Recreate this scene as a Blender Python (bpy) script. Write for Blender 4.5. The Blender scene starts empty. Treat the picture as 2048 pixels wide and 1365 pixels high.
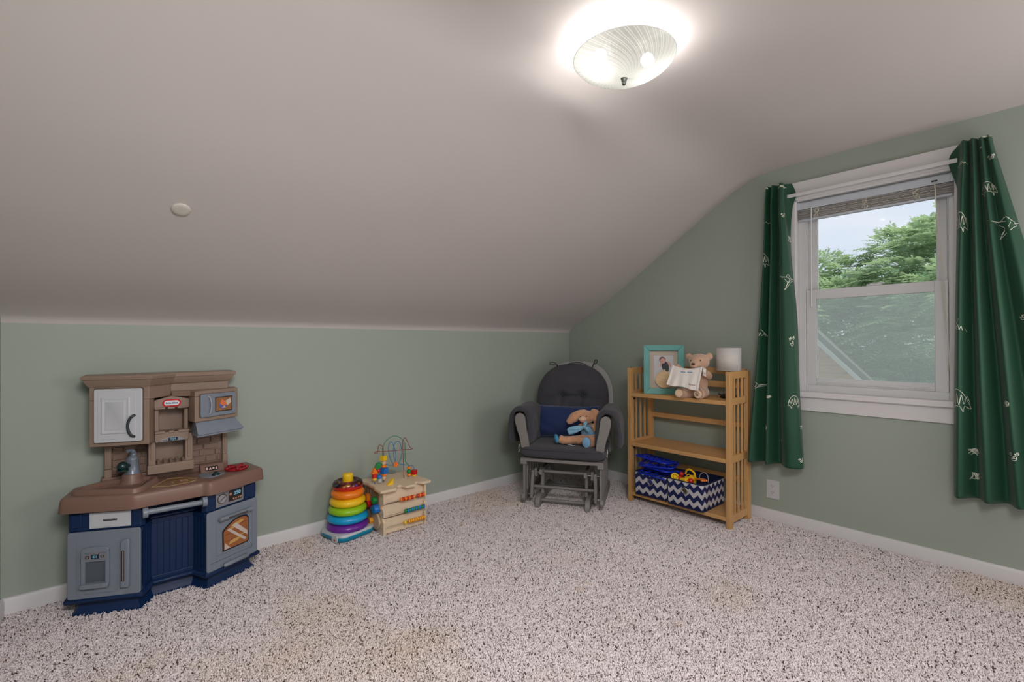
import bpy, bmesh, math, random
import numpy as np
from mathutils import Vector, Matrix, noise
random.seed(7); np.random.seed(7)
PI = math.pi
sc = bpy.context.scene
COL = sc.collection

# ---------------------------------------------------------------- camera
YAW, PITCH, ROLL, FPX, CAMZ = 0.8542546, 0.0048494, -0.0036869, 946.618, 1.2
_f = Vector((math.cos(YAW), math.sin(YAW), 0)); _r = Vector((math.sin(YAW), -math.cos(YAW), 0)); _u = Vector((0, 0, 1))
_f2 = _f*math.cos(PITCH) + _u*math.sin(PITCH); _u2 = -_f*math.sin(PITCH) + _u*math.cos(PITCH)
_r3 = _r*math.cos(ROLL) + _u2*math.sin(ROLL); _u3 = -_r*math.sin(ROLL) + _u2*math.cos(ROLL)
cd = bpy.data.cameras.new('camera'); cam = bpy.data.objects.new('camera', cd); COL.objects.link(cam)
cd.sensor_width = 36; cd.lens = FPX*36/2048; cd.clip_start = 0.02; cd.clip_end = 200
mw = Matrix((( _r3.x, _u3.x, -_f2.x, 0), (_r3.y, _u3.y, -_f2.y, 0), (_r3.z, _u3.z, -_f2.z, CAMZ), (0, 0, 0, 1)))
cam.matrix_world = mw
sc.camera = cam

# ---------------------------------------------------------------- world, exposure
sc.view_settings.view_transform = 'Standard'; sc.view_settings.look = 'None'
sc.view_settings.gamma = 1; sc.view_settings.exposure = 0.0; sc.view_settings.use_curve_mapping = False
SKY = 1.02
w = bpy.data.worlds.new('sky'); sc.world = w; w.use_nodes = True
nt = w.node_tree; nt.nodes.clear()
o_ = nt.nodes.new('ShaderNodeOutputWorld'); b_ = nt.nodes.new('ShaderNodeBackground')
tc = nt.nodes.new('ShaderNodeTexCoord'); mp = nt.nodes.new('ShaderNodeMapping'); mp.inputs['Scale'].default_value = (1, 1, 3.5)
ns = nt.nodes.new('ShaderNodeTexNoise'); ns.inputs['Scale'].default_value = 3.2; ns.inputs['Detail'].default_value = 4
cr = nt.nodes.new('ShaderNodeValToRGB'); cr.color_ramp.elements[0].position = .35; cr.color_ramp.elements[1].position = .7
cr.color_ramp.elements[0].color = (.70, .77, .93, 1); cr.color_ramp.elements[1].color = (.86, .89, .96, 1)
nt.links.new(tc.outputs['Generated'], mp.inputs[0]); nt.links.new(mp.outputs[0], ns.inputs['Vector'])
nt.links.new(ns.outputs['Fac'], cr.inputs[0]); nt.links.new(cr.outputs[0], b_.inputs[0])
b_.inputs[1].default_value = SKY; nt.links.new(b_.outputs[0], o_.inputs[0])
def area(name, loc, d, sx, sy, power, col):
    l = bpy.data.lights.new(name, 'AREA'); l.shape = 'RECTANGLE'; l.size = sx; l.size_y = sy; l.energy = power; l.color = col
    o = bpy.data.objects.new(name, l); COL.objects.link(o); o.location = loc; o.rotation_euler = Vector(d).to_track_quat('-Z', 'Y').to_euler(); return o
area('fill_right', (2.9, -1.6, 1.65), (-.85, .62, -.12), 1.0, .7, 25.0, (1, .98, .985))  # added fill lamp out of view, brightens the long green wall
area('fill_overhead', (.20, -.40, 2.2), (-.12, .52, -1), .9, .8, 60.0, (1, .98, .985))  # unseen fill added above the camera to lift floor and walls
area('fill_upward', (2.5, -1.1, .9), (-.1, .55, 1), 1.4, 1.0, 13.0, (1, .98, .985))  # added upward fill, stands in for light bounced onto the ceiling
sl = bpy.data.lights.new('hazy_sun', 'SUN'); sl.energy = 4.2; sl.angle = math.radians(35); sl.color = (1, .98, .93)
so = bpy.data.objects.new('hazy_sun', sl); COL.objects.link(so); so.rotation_euler = Vector((-.25, .45, -.86)).to_track_quat('-Z', 'Y').to_euler()
LAMP_W = 4.0           # each of the two bulbs in the ceiling light
sc.cycles.use_denoising = True
sc.cycles.max_bounces = 10; sc.cycles.diffuse_bounces = 6; sc.cycles.transparent_max_bounces = 16
sc.cycles.sample_clamp_indirect = 4.0; sc.cycles.caustics_reflective = False; sc.cycles.caustics_refractive = False

# ---------------------------------------------------------------- helpers
def lin(c):
    if isinstance(c, str): c = [int(c[i:i+2], 16) for i in (0, 2, 4)]
    return tuple(((x/255/12.92) if x/255 <= .04045 else ((x/255+.055)/1.055)**2.4) for x in c)
MATS = {}
def mat(name, col, rough=.5, metal=0, bump=0, bscale=60, var=0, vscale=8, spec=.5, trans=0, coat=0, sheen=0, detail=3, stretch=None):
    m = bpy.data.materials.new(name); m.use_nodes = True; n = m.node_tree; p = n.nodes['Principled BSDF']
    c = lin(col) + (1,)
    p.inputs['Base Color'].default_value = c; p.inputs['Roughness'].default_value = rough; p.inputs['Metallic'].default_value = metal
    p.inputs['Specular IOR Level'].default_value = spec
    if trans: p.inputs['Transmission Weight'].default_value = trans
    if coat: p.inputs['Coat Weight'].default_value = coat; p.inputs['Coat Roughness'].default_value = .15
    if sheen: p.inputs['Sheen Weight'].default_value = sheen
    if bump or var:
        t = n.nodes.new('ShaderNodeTexCoord'); src = t.outputs['Object']
        if stretch:
            mpn = n.nodes.new('ShaderNodeMapping'); mpn.inputs['Scale'].default_value = stretch
            n.links.new(src, mpn.inputs[0]); src = mpn.outputs[0]
    if bump:
        x = n.nodes.new('ShaderNodeTexNoise'); x.inputs['Scale'].default_value = bscale; x.inputs['Detail'].default_value = detail
        b = n.nodes.new('ShaderNodeBump'); b.inputs['Strength'].default_value = bump; b.inputs['Distance'].default_value = .01
        n.links.new(src, x.inputs['Vector']); n.links.new(x.outputs['Fac'], b.inputs['Height']); n.links.new(b.outputs[0], p.inputs['Normal'])
    if var:
        x = n.nodes.new('ShaderNodeTexNoise'); x.inputs['Scale'].default_value = vscale; x.inputs['Detail'].default_value = detail
        r = n.nodes.new('ShaderNodeValToRGB'); r.color_ramp.elements[0].position = .3; r.color_ramp.elements[1].position = .7
        r.color_ramp.elements[0].color = tuple(v*(1-var) for v in c[:3]) + (1,); r.color_ramp.elements[1].color = tuple(min(1, v*(1+var*.6)) for v in c[:3]) + (1,)
        n.links.new(src, x.inputs['Vector']); n.links.new(x.outputs['Fac'], r.inputs[0]); n.links.new(r.outputs[0], p.inputs['Base Color'])
    MATS[name] = m
    return m

def rotz(a): return Matrix.Rotation(a, 4, 'Z')
class MB:
    """collects geometry; build() links it as ONE mesh object"""
    def __init__(s, T=None, flip=False): s.v = []; s.f = []; s.mi = []; s.T = T; s.flip = flip
    def add(s, vs, fs, mi=0, T=None):
        b = len(s.v); M = s.T
        if T is not None: M = (M @ T) if M is not None else T
        for v in vs:
            v = Vector(v)
            if M is not None: v = M @ v
            s.v.append((v.x, -v.y if s.flip else v.y, v.z))
        for f in fs: s.f.append([b+i for i in f]); s.mi.append(mi)
    def box(s, c, d, mi=0, T=None, rz=0, taper=0):
        x, y, z = d[0]/2, d[1]/2, d[2]/2; k = 1-taper
        vs = [(-x, -y, -z), (x, -y, -z), (x, y, -z), (-x, y, -z), (-x*k, -y*k, z), (x*k, -y*k, z), (x*k, y*k, z), (-x*k, y*k, z)]
        M = Matrix.Translation(c) @ rotz(rz)
        if T is not None: M = T @ M
        s.add(vs, [(0, 3, 2, 1), (4, 5, 6, 7), (0, 1, 5, 4), (1, 2, 6, 5), (2, 3, 7, 6), (3, 0, 4, 7)], mi, M)
    def bx(s, x0, x1, y0, y1, z0, z1, mi=0): s.box(((x0+x1)/2, (y0+y1)/2, (z0+z1)/2), (abs(x1-x0), abs(y1-y0), abs(z1-z0)), mi)
    def beam(s, p, q, wd, th, mi=0, up=(0, 0, 1)):
        p = Vector(p); q = Vector(q); d = (q-p); L = d.length; d.normalize(); up = Vector(up)
        a = d.cross(up)
        if a.length < 1e-4: a = d.cross(Vector((0, 1, 0)))
        a.normalize(); b = a.cross(d)
        M = Matrix(((a.x, d.x, b.x, (p.x+q.x)/2), (a.y, d.y, b.y, (p.y+q.y)/2), (a.z, d.z, b.z, (p.z+q.z)/2), (0, 0, 0, 1)))
        s.box((0, 0, 0), (wd, L, th), mi, M)
    def loft(s, rings, mi=0, cap=True, close=True, T=None):
        n = len(rings[0]); vs = [v for r in rings for v in r]; fs = []
        for i in range(len(rings)-1):
            for j in range(n if close else n-1):
                k = (j+1) % n; fs.append((i*n+j, i*n+k, (i+1)*n+k, (i+1)*n+j))
        if cap: fs.append(tuple(range(n))[::-1]); fs.append(tuple((len(rings)-1)*n+j for j in range(n)))
        s.add(vs, fs, mi, T)
    def prism(s, poly, a, b, axis='z', mi=0, T=None):
        f = {'z': lambda p, t: (p[0], p[1], t), 'y': lambda p, t: (p[0], t, p[1]), 'x': lambda p, t: (t, p[0], p[1])}[axis]
        s.loft([[f(p, a) for p in poly], [f(p, b) for p in poly]], mi, T=T)
    def lathe(s, prof, n=32, T=None, mi=0, cap=False):
        rings = [[(r*math.cos(2*PI*k/n), r*math.sin(2*PI*k/n), z) for k in range(n)] for r, z in prof]
        s.loft(rings, mi, cap, T=T)
    def cyl(s, p, q, r, n=14, mi=0, r2=None):
        s.tube([p, q], [r, r if r2 is None else r2], n, mi)
    def tube(s, pts, r, n=8, mi=0, closed=False, cap=True):
        pts = [Vector(p) for p in pts]; N = len(pts); rr = r if isinstance(r, (list, tuple)) else [r]*N
        prev = None; rings = []
        for i, p in enumerate(pts):
            if closed: d = pts[(i+1) % N]-pts[i-1]
            else: d = pts[min(i+1, N-1)]-pts[max(i-1, 0)]
            d.normalize()
            if prev is None:
                a = d.cross(Vector((0, 0, 1)))
                if a.length < .05: a = d.cross(Vector((1, 0, 0)))
            else: a = prev - d*prev.dot(d)
            a.normalize(); prev = a; b = d.cross(a)
            rings.append([tuple(p + (a*math.cos(2*PI*k/n) + b*math.sin(2*PI*k/n))*rr[i]) for k in range(n)])
        if closed: rings.append(rings[0]); cap = False
        s.loft(rings, mi, cap)
    def ell(s, c, r, n=16, m=10, mi=0, rot=None):
        if not isinstance(r, (tuple, list)): r = (r, r, r)
        vs = [(0, 0, -r[2])]; fs = []
        for i in range(1, m):
            t = -PI/2+PI*i/m
            for k in range(n): vs.append((r[0]*math.cos(t)*math.cos(2*PI*k/n), r[1]*math.cos(t)*math.sin(2*PI*k/n), r[2]*math.sin(t)))
        vs.append((0, 0, r[2])); e = len(vs)-1
        for k in range(n): fs.append((0, 1+(k+1) % n, 1+k)); fs.append((e, e-n+k, e-n+(k+1) % n))
        for i in range(m-2):
            for k in range(n): a = 1+i*n; fs.append((a+k, a+(k+1) % n, a+n+(k+1) % n, a+n+k))
        M = Matrix.Translation(c)
        if rot is not None: M = M @ rot
        s.add(vs, fs, mi, M)
    def torus(s, c, R, r, n=40, m=14, mi=0, rz=1.0, T=None):
        rings = []
        for k in range(n+1):
            a = 2*PI*k/n
            rings.append([((R+r*math.cos(2*PI*j/m))*math.cos(a)+c[0], (R+r*math.cos(2*PI*j/m))*math.sin(a)+c[1], r*rz*math.sin(2*PI*j/m)+c[2]) for j in range(m)])
        s.loft(rings, mi, False, T=T)
    def grid(s, fn, nu, nv, mi=0):
        vs = [fn(i/(nu-1), j/(nv-1)) for i in range(nu) for j in range(nv)]
        s.add(vs, [(i*nv+j, (i+1)*nv+j, (i+1)*nv+j+1, i*nv+j+1) for i in range(nu-1) for j in range(nv-1)], mi)
    def build(s, name, m, parent=None, smooth=None, bevel=0, seg=2, fix=True, solid=0, sub=0, weld=None):
        me = bpy.data.meshes.new(name); me.from_pydata(s.v, [], s.f)
        ms = m if isinstance(m, (list, tuple)) else [m]
        for x in ms: me.materials.append(x)
        if len(ms) > 1: me.polygons.foreach_set('material_index', s.mi)
        if fix:
            bm = bmesh.new(); bm.from_mesh(me)
            if weld or (weld is None and smooth is not None): bmesh.ops.remove_doubles(bm, verts=bm.verts, dist=1e-6)
            bmesh.ops.recalc_face_normals(bm, faces=bm.faces); bm.to_mesh(me); bm.free()
        if smooth is not None:
            me.polygons.foreach_set('use_smooth', [True]*len(me.polygons))
            if smooth < 180: me.set_sharp_from_angle(angle=math.radians(smooth))
        me.update()
        o = bpy.data.objects.new(name, me); COL.objects.link(o)
        if parent is not None: o.parent = parent
        if sub: md = o.modifiers.new('sub', 'SUBSURF'); md.levels = md.render_levels = sub
        if solid: md = o.modifiers.new('solid', 'SOLIDIFY'); md.thickness = solid; md.offset = 0
        if bevel:
            md = o.modifiers.new('bevel', 'BEVEL'); md.width = bevel; md.segments = seg; md.limit_method = 'ANGLE'; md.angle_limit = math.radians(35)
            if smooth is None: me.polygons.foreach_set('use_smooth', [True]*len(me.polygons)); md.harden_normals = True
        return o
def tag(o, label, cat=None, group=None, kind=None):
    if label: o['label'] = label
    if cat: o['category'] = cat
    if group: o['group'] = group
    if kind: o['kind'] = kind
    return o
def thing(name, label, cat, loc=(0, 0, 0), rz=0, group=None, kind=None):
    o = bpy.data.objects.new(name, None); COL.objects.link(o); o.location = loc; o.rotation_euler = (0, 0, rz); o.empty_display_size = .05
    return tag(o, label, cat, group, kind)
def cat_rom(pts, n=8, closed=False):
    P = [Vector(p) for p in pts]; N = len(P); out = []
    for i in range(N if closed else N-1):
        if closed: p0, p1, p2, p3 = P[i-1], P[i], P[(i+1) % N], P[(i+2) % N]
        else: p0, p1, p2, p3 = P[max(i-1, 0)], P[i], P[i+1], P[min(i+2, N-1)]
        for k in range(n):
            t = k/n
            out.append(.5*((2*p1)+(p2-p0)*t+(2*p0-5*p1+4*p2-p3)*t*t+(3*p1-p0-3*p2+p3)*t**3))
    if not closed: out.append(P[-1])
    return out
def offset_poly(poly, d):
    """offset a 2D polygon outward by d (mitred)"""
    n = len(poly); A = sum(poly[i][0]*poly[(i+1) % n][1]-poly[(i+1) % n][0]*poly[i][1] for i in range(n))
    sg = 1 if A > 0 else -1; out = []
    for i in range(n):
        p = Vector(poly[i-1]); q = Vector(poly[i]); r = Vector(poly[(i+1) % n])
        a = (q-p).normalized(); b = (r-q).normalized()
        na = Vector((a.y, -a.x))*sg; nb = Vector((b.y, -b.x))*sg; m = (na+nb)
        if m.length < 1e-6: m = na
        m.normalize(); k = d/max(.35, m.dot(na)); out.append((q.x+m.x*k, q.y+m.y*k))
    return out
def round_poly(poly, r, seg=4):
    out = []; n = len(poly)
    for i in range(n):
        p = Vector(poly[i-1]); q = Vector(poly[i]); t = Vector(poly[(i+1) % n])
        a = (p-q); b = (t-q); ra = min(r, a.length*.45, b.length*.45); a = q+a.normalized()*ra; b = q+b.normalized()*ra
        for k in range(seg+1): u = k/seg; out.append(tuple(a*(1-u)**2+q*2*u*(1-u)+b*u*u))
    return out
def text_mesh(name, txt, size, m, parent, M, extrude=.0006, bold=0, spacing=1.0):
    cu = bpy.data.curves.new(name, 'FONT'); cu.body = txt; cu.size = size; cu.extrude = extrude; cu.offset = bold
    cu.align_x = 'CENTER'; cu.align_y = 'CENTER'; cu.space_character = spacing; cu.resolution_u = 3
    t = bpy.data.objects.new('tmp', cu); COL.objects.link(t)
    dg = bpy.context.evaluated_depsgraph_get(); me = bpy.data.meshes.new_from_object(t.evaluated_get(dg))
    bpy.data.objects.remove(t); bpy.data.curves.remove(cu)
    me.transform(M); me.materials.clear(); me.materials.append(m)
    o = bpy.data.objects.new(name, me); COL.objects.link(o); o.parent = parent
    return o

# ---------------------------------------------------------------- materials
white_paint = mat('white_paint', (220, 217, 219), .4, bump=.02, bscale=20)
vinyl = mat('vinyl', (214, 214, 216), .35)
green_paint = mat('green_paint', (160, 169, 158), .62, bump=.035, bscale=260, var=.02, vscale=1.5)
ceil_paint = mat('ceiling_paint', (201, 193, 190), .7, bump=.05, bscale=2.5, detail=2)
shade_white = mat('shade_white', (205, 200, 196), .8)
black_plastic = mat('black_plastic', (24, 24, 26), .35)
dark_fabric = mat('dark_fabric', (64, 63, 70), .95, bump=.15, bscale=260, sheen=.12, var=.06, vscale=14)
grey_wood = mat('grey_wood', (128, 124, 121), .5, bump=.02, bscale=60)
chrome = mat('chrome', (190, 190, 185), .2, 1)
brass = mat('brass_metal', (150, 140, 110), .3, .9)
bamboo = mat('bamboo', (208, 160, 104), .42, var=.13, vscale=5, stretch=(1, 1, .12), bump=.02, bscale=40)
bamboo_y = mat('bamboo_lengthwise', (208, 160, 104), .42, var=.13, vscale=6, stretch=(2, .15, 2), bump=.02, bscale=40)
tan_plastic = mat('tan_plastic', (146, 124, 109), .48, bump=.03, bscale=500)
brown_plastic = mat('brown_plastic', (130, 100, 88), .42, bump=.03, bscale=500)
navy_plastic = mat('navy_plastic', (5, 38, 80), .48, bump=.02, bscale=500)
grey_plastic = mat('grey_plastic', (126, 134, 146), .36, bump=.02, bscale=500)
white_plastic = mat('white_plastic', (200, 201, 206), .38)
charcoal_plastic = mat('charcoal_plastic', (42, 50, 58), .35)
red_plastic = mat('red_plastic', (150, 22, 32), .3)
print_black = mat('print_black', (20, 18, 22), .35)
print_white = mat('print_white', (230, 230, 235), .5)
print_cyan = mat('print_cyan', (140, 205, 235), .5)
sticker_grey = mat('sticker_grey', (150, 150, 158), .3, .4)
sticker_dark = mat('sticker_dark', (50, 34, 28), .3)
maple = mat('maple_plywood', (226, 204, 176), .5, var=.07, vscale=6, stretch=(1, 1, 6))
maple_edge = mat('plywood_edge', (200, 168, 130), .6, var=.12, vscale=60)
curtain_green = mat('curtain_green', (5, 68, 43), .62, bump=.05, bscale=500, sheen=.15)
C_ = dict(red=(206, 40, 34), orange=(245, 130, 30), yellow=(245, 200, 30), green=(24, 140, 70), blue=(28, 116, 200), tan=(214, 178, 150), lime=(150, 200, 30), sky=(20, 160, 215), purple=(108, 40, 150), teal=(0, 140, 175))
CM = {k: mat('toy_'+k, v, .28) for k, v in C_.items()}
# ---------------------------------------------------------------- room shell
XE, YN, XW, YS, T = 3.399, 3.063, -0.33, -2.363, .14
ZC, ZK = 2.356, 1.300
half = [(3.063, 1.300), (3.053, 1.320), (3.028, 1.342), (2.955, 1.384), (2.82, 1.452), (2.694, 1.520), (2.475, 1.652), (2.273, 1.781), (2.086, 1.900), (1.911, 2.014), (1.748, 2.118), (1.62, 2.196), (1.52, 2.252), (1.44, 2.294), (1.37, 2.322), (1.29, 2.342), (1.20, 2.352), (1.10, 2.356)]
prof = half + [(.9, 2.356), (.6, 2.356), (.35, 2.356), (.1, 2.356), (-.2, 2.356)] + [(.7-y, z) for y, z in half[::-1]]
# ceiling: the plaster follows the rafters down to the knee walls in soft coves, gently uneven
b = MB(); NX = 64
pr = [(p[0], p[1]) for p in cat_rom([(y, z, 0) for y, z in prof], 4)]
def ceil_pt(i, j):
    x = XW-.02+(XE-XW+.04)*i/(NX-1); y, z = pr[j][0], pr[j][1]
    edge = min(1, max(0, (YN-y)/.35))*min(1, max(0, (y-YS)/.35))*min(1, max(0, (XE-x)/.3))
    z += .010*edge*noise.noise(Vector((x*.75, y*1.0, 3.1)))+.004*edge*noise.noise(Vector((x*2.2, y*2.4, 9.0)))
    return (x, y, z)
b.add([ceil_pt(i, j) for i in range(NX) for j in range(len(pr))],
      [(i*len(pr)+j, (i+1)*len(pr)+j, (i+1)*len(pr)+j+1, i*len(pr)+j+1) for i in range(NX-1) for j in range(len(pr)-1)])
ceiling = tag(b.build('ceiling', ceil_paint, smooth=180), 'pale grey plaster ceiling sloping down to the low green wall', 'ceiling', kind='structure')
b = MB(); b.bx(XW-.2, XE+.2, YS-.2, YN+.2, 2.42, 2.5); b.add([(XW-.2, YN+.16, 1.26), (XE+.2, YN+.16, 1.26), (XE+.2, 1.4, 2.46), (XW-.2, 1.4, 2.46)], [(0, 1, 2, 3)])
b.add([(XW-.2, YS-.16, 1.26), (XE+.2, YS-.16, 1.26), (XE+.2, -.7, 2.46), (XW-.2, -.7, 2.46)], [(0, 1, 2, 3)])
tag(b.build('roof', mat('roof_shingle', (80, 76, 74), .9)), 'dark shingled roof above the attic room', 'roof', kind='structure')
# knee walls
b = MB(); b.bx(XW-T, XE+T, YN, YN+T, -.1, ZK+.004)
tag(b.build('wall_north', green_paint), 'low sage green wall behind the play kitchen', 'wall', kind='structure')
b = MB(); b.bx(XW-T, XE+T, YS-T, YS, -.1, ZK+.004)
tag(b.build('wall_south', green_paint), 'low sage green wall out of frame opposite', 'wall', kind='structure')
def gable(name, x0, x1, holes, label):
    """gable wall (full section under the ceiling) with rectangular holes (y0, y1, z0, z1)"""
    ys = sorted(set([YS-.001, YN+.001] + [h for q in holes for h in q[:2]] + [y for y, z in pr]))
    def top(y):
        P = sorted((p[0], p[1]) for p in pr)
        return float(np.interp(y, [p[0] for p in P], [p[1] for p in P]))+.012
    b = MB()
    for a, c in zip(ys[:-1], ys[1:]):
        if c-a < 1e-5: continue
        m = (a+c)/2; h = [q for q in holes if q[0] < m < q[1]]
        spans = [(-.1, None)] if not h else [(-.1, h[0][2]), (h[0][3], None)]
        for z0, z1 in spans:
            za, zc = (top(a), top(c)) if z1 is None else (z1, z1)
            vs = [(x, y, z) for x in (x0, x1) for y, z in ((a, z0), (c, z0), (c, zc), (a, za))]
            b.add(vs, [(0, 1, 2, 3), (7, 6, 5, 4), (0, 4, 5, 1), (3, 2, 6, 7)])
    for q in holes:
        b.add([(x, y, z) for x in (x0, x1) for y, z in ((q[0], q[2]), (q[1], q[2]), (q[1], q[3]), (q[0], q[3]))], [(0, 1, 5, 4), (1, 2, 6, 5), (2, 3, 7, 6), (3, 0, 4, 7)])
    return tag(b.build(name, green_paint, fix=False), label, 'wall', kind='structure')
HOLE = (.325, 1.112, .862, 2.135)
gable('wall_east', XE, XE+T, [HOLE], 'sage green gable wall around the window')
WH = (-1.75, -.75, .86, 2.1)  # hole for the added window, lets rear fill daylight in
gable('wall_west', XW-T, XW, [WH], 'sage green gable wall at the left edge')
# baseboards
BB = [(0, 0), (.014, 0), (.014, .066), (.010, .076), (.004, .079), (0, .079)]
def baseboard(name, p, q, nrm, label):
    b = MB(); P = [Vector(p), Vector(q)]; n = Vector(nrm)
    b.loft([[tuple(Vector((e.x, e.y, 0))+n*d+Vector((0, 0, z))) for d, z in BB] for e in P])
    tag(b.build(name, white_paint, smooth=30), label, 'baseboard', kind='structure')
baseboard('baseboard_north', (XW, YN, 0), (XE, YN, 0), (0, -1, 0), 'white painted baseboard along the low green wall')
baseboard('baseboard_east', (XE, YN, 0), (XE, YS, 0), (-1, 0, 0), 'white painted baseboard under the window wall')
baseboard('baseboard_west', (XW, YS, 0), (XW, YN, 0), (1, 0, 0), 'white painted baseboard at the far left corner')
baseboard('baseboard_south', (XW, YS, 0), (XE, YS, 0), (0, 1, 0), 'white painted baseboard out of frame')

# ---------------------------------------------------------------- carpet
def carpet_mat(name, instanced):
    m = bpy.data.materials.new(name); m.use_nodes = True; n = m.node_tree; p = n.nodes['Principled BSDF']; L = n.links
    p.inputs['Roughness'].default_value = 1; p.inputs['Specular IOR Level'].default_value = .1
    geo = n.nodes.new('ShaderNodeNewGeometry')
    def ramp(src, stops):
        r = n.nodes.new('ShaderNodeValToRGB'); e = r.color_ramp.elements
        while len(e) < len(stops): e.new(.5)
        for k, (t, c) in enumerate(stops): e[k].position = t; e[k].color = (lin(c) if len(c) == 3 else c)+(1,)
        L.new(src, r.inputs[0]); return r.outputs[0]
    def nz(scale, det=2, seed=0):
        x = n.nodes.new('ShaderNodeTexNoise'); x.inputs['Scale'].default_value = scale; x.inputs['Detail'].default_value = det
        mpp = n.nodes.new('ShaderNodeMapping'); mpp.inputs['Location'].default_value = (seed, seed*.7, 0)
        L.new(geo.outputs['Position'], mpp.inputs[0]); L.new(mpp.outputs[0], x.inputs['Vector']); return x.outputs['Fac']
    if instanced:
        a = n.nodes.new('ShaderNodeAttribute'); a.attribute_type = 'INSTANCER'; a.attribute_name = 'tint'
        c1 = ramp(a.outputs['Fac'], [(0, (80, 64, 60)), (.048, (112, 96, 90)), (.062, (196, 184, 180)), (.30, (229, 218, 218)), (.75, (239, 229, 230)), (1, (245, 237, 239))])
    else:
        c1 = ramp(nz(260, 3), [(.30, (190, 176, 170)), (.44, (222, 210, 205)), (.7, (236, 226, 222))])
    # worn traffic patches and faint yellow stains
    st = ramp(nz(1.15, 3, 4.0), [(.56, (255, 255, 255)), (.72, (247, 240, 228))])
    st2 = ramp(nz(4.5, 2, 11.0), [(.70, (255, 255, 255)), (.80, (248, 236, 212))])
    mx = n.nodes.new('ShaderNodeMix'); mx.data_type = 'RGBA'; mx.blend_type = 'MULTIPLY'; mx.inputs['Factor'].default_value = 1
    mx2 = n.nodes.new('ShaderNodeMix'); mx2.data_type = 'RGBA'; mx2.blend_type = 'MULTIPLY'; mx2.inputs['Factor'].default_value = 1
    L.new(c1, mx.inputs['A']); L.new(st, mx.inputs['B']); L.new(mx.outputs['Result'], mx2.inputs['A']); L.new(st2, mx2.inputs['B'])
    L.new(mx2.outputs['Result'], p.inputs['Base Color'])
    return m
tuft_mat = carpet_mat('carpet_tuft', True); base_mat = carpet_mat('carpet_backing', False)
b = MB(); b.bx(XW-T, XE+T, YS-T, YN+T, -.1, 0)
floor = tag(b.build('floor', base_mat), 'speckled beige cut pile carpet covering the room', 'carpet', kind='structure')
# pile: small leaning tufts scattered over the carpeted area in view
b = MB(); b.loft([[(.0025*math.cos(a)*k+dx, .0025*math.sin(a)*k, z) for a in (0, 2.1, 4.2)] for z, k, dx in ((0, .9, 0), (.006, 1.25, .0012), (.0095, .75, .0035))])
tuft = b.build('carpet_tuft', tuft_mat, smooth=180); tuft.location = (0, 0, -1.5); tuft.hide_render = True; tuft['kind'] = 'helper'
pm = bpy.data.meshes.new('carpet_pile'); E_ = .016
pm.from_pydata([(XW+E_, -.25, 0), (XE-E_, -.25, 0), (XE-E_, YN-E_, 0), (XW+E_, YN-E_, 0)], [], [(0, 1, 2, 3)])
pile = bpy.data.objects.new('carpet_pile', pm); COL.objects.link(pile); pile.parent = floor
pile['kind'] = 'stuff'
g = bpy.data.node_groups.new('pile', 'GeometryNodeTree')
g.interface.new_socket('Geometry', in_out='INPUT', socket_type='NodeSocketGeometry'); g.interface.new_socket('Geometry', in_out='OUTPUT', socket_type='NodeSocketGeometry')
N = g.nodes.new; gi = N('NodeGroupInput'); go = N('NodeGroupOutput')
dp = N('GeometryNodeDistributePointsOnFaces'); dp.inputs['Density'].default_value = 50000
ip = N('GeometryNodeInstanceOnPoints'); oi = N('GeometryNodeObjectInfo'); oi.inputs['Object'].default_value = tuft; oi.inputs['As Instance'].default_value = True
rv = N('FunctionNodeRandomValue'); rv.data_type = 'FLOAT_VECTOR'; rv.inputs['Min'].default_value = (-.5, -.5, 0); rv.inputs['Max'].default_value = (.5, .5, 6.283)
rs = N('FunctionNodeRandomValue'); rs.data_type = 'FLOAT'; rs.inputs[2].default_value = .8; rs.inputs[3].default_value = 1.35
rt = N('FunctionNodeRandomValue'); rt.data_type = 'FLOAT'; rt.inputs['Seed'].default_value = 5
sa = N('GeometryNodeStoreNamedAttribute'); sa.data_type = 'FLOAT'; sa.domain = 'INSTANCE'; sa.inputs['Name'].default_value = 'tint'
lk = g.links.new
lk(gi.outputs[0], dp.inputs['Mesh']); lk(dp.outputs['Points'], ip.inputs['Points']); lk(oi.outputs['Geometry'], ip.inputs['Instance'])
lk(rv.outputs[0], ip.inputs['Rotation']); lk(rs.outputs[1], ip.inputs['Scale']); lk(ip.outputs[0], sa.inputs['Geometry']); lk(rt.outputs[1], sa.inputs['Value']); lk(sa.outputs[0], go.inputs[0])
md = pile.modifiers.new('pile', 'NODES'); md.node_group = g
pm.materials.append(tuft_mat)

# ---------------------------------------------------------------- window
glass = bpy.data.materials.new('window_glass'); glass.use_nodes = True; n = glass.node_tree; n.nodes.clear()
o = n.nodes.new('ShaderNodeOutputMaterial'); tr = n.nodes.new('ShaderNodeBsdfTransparent'); gl = n.nodes.new('ShaderNodeBsdfGlossy'); gl.inputs['Roughness'].default_value = .05
fr = n.nodes.new('ShaderNodeFresnel'); fr.inputs['IOR'].default_value = 1.12; mx = n.nodes.new('ShaderNodeMixShader'); tr.inputs[0].default_value = (.97, .985, .98, 1)
n.links.new(fr.outputs[0], mx.inputs[0]); n.links.new(tr.outputs[0], mx.inputs[1]); n.links.new(gl.outputs[0], mx.inputs[2]); n.links.new(mx.outputs[0], o.inputs[0])
screen = bpy.data.materials.new('insect_screen'); screen.use_nodes = True; n = screen.node_tree; n.nodes.clear()
o = n.nodes.new('ShaderNodeOutputMaterial'); tr = n.nodes.new('ShaderNodeBsdfTransparent'); df = n.nodes.new('ShaderNodeBsdfTranslucent'); df.inputs[0].default_value = (.80, .86, .86, 1)
mx = n.nodes.new('ShaderNodeMixShader'); mx.inputs[0].default_value = .21
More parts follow.
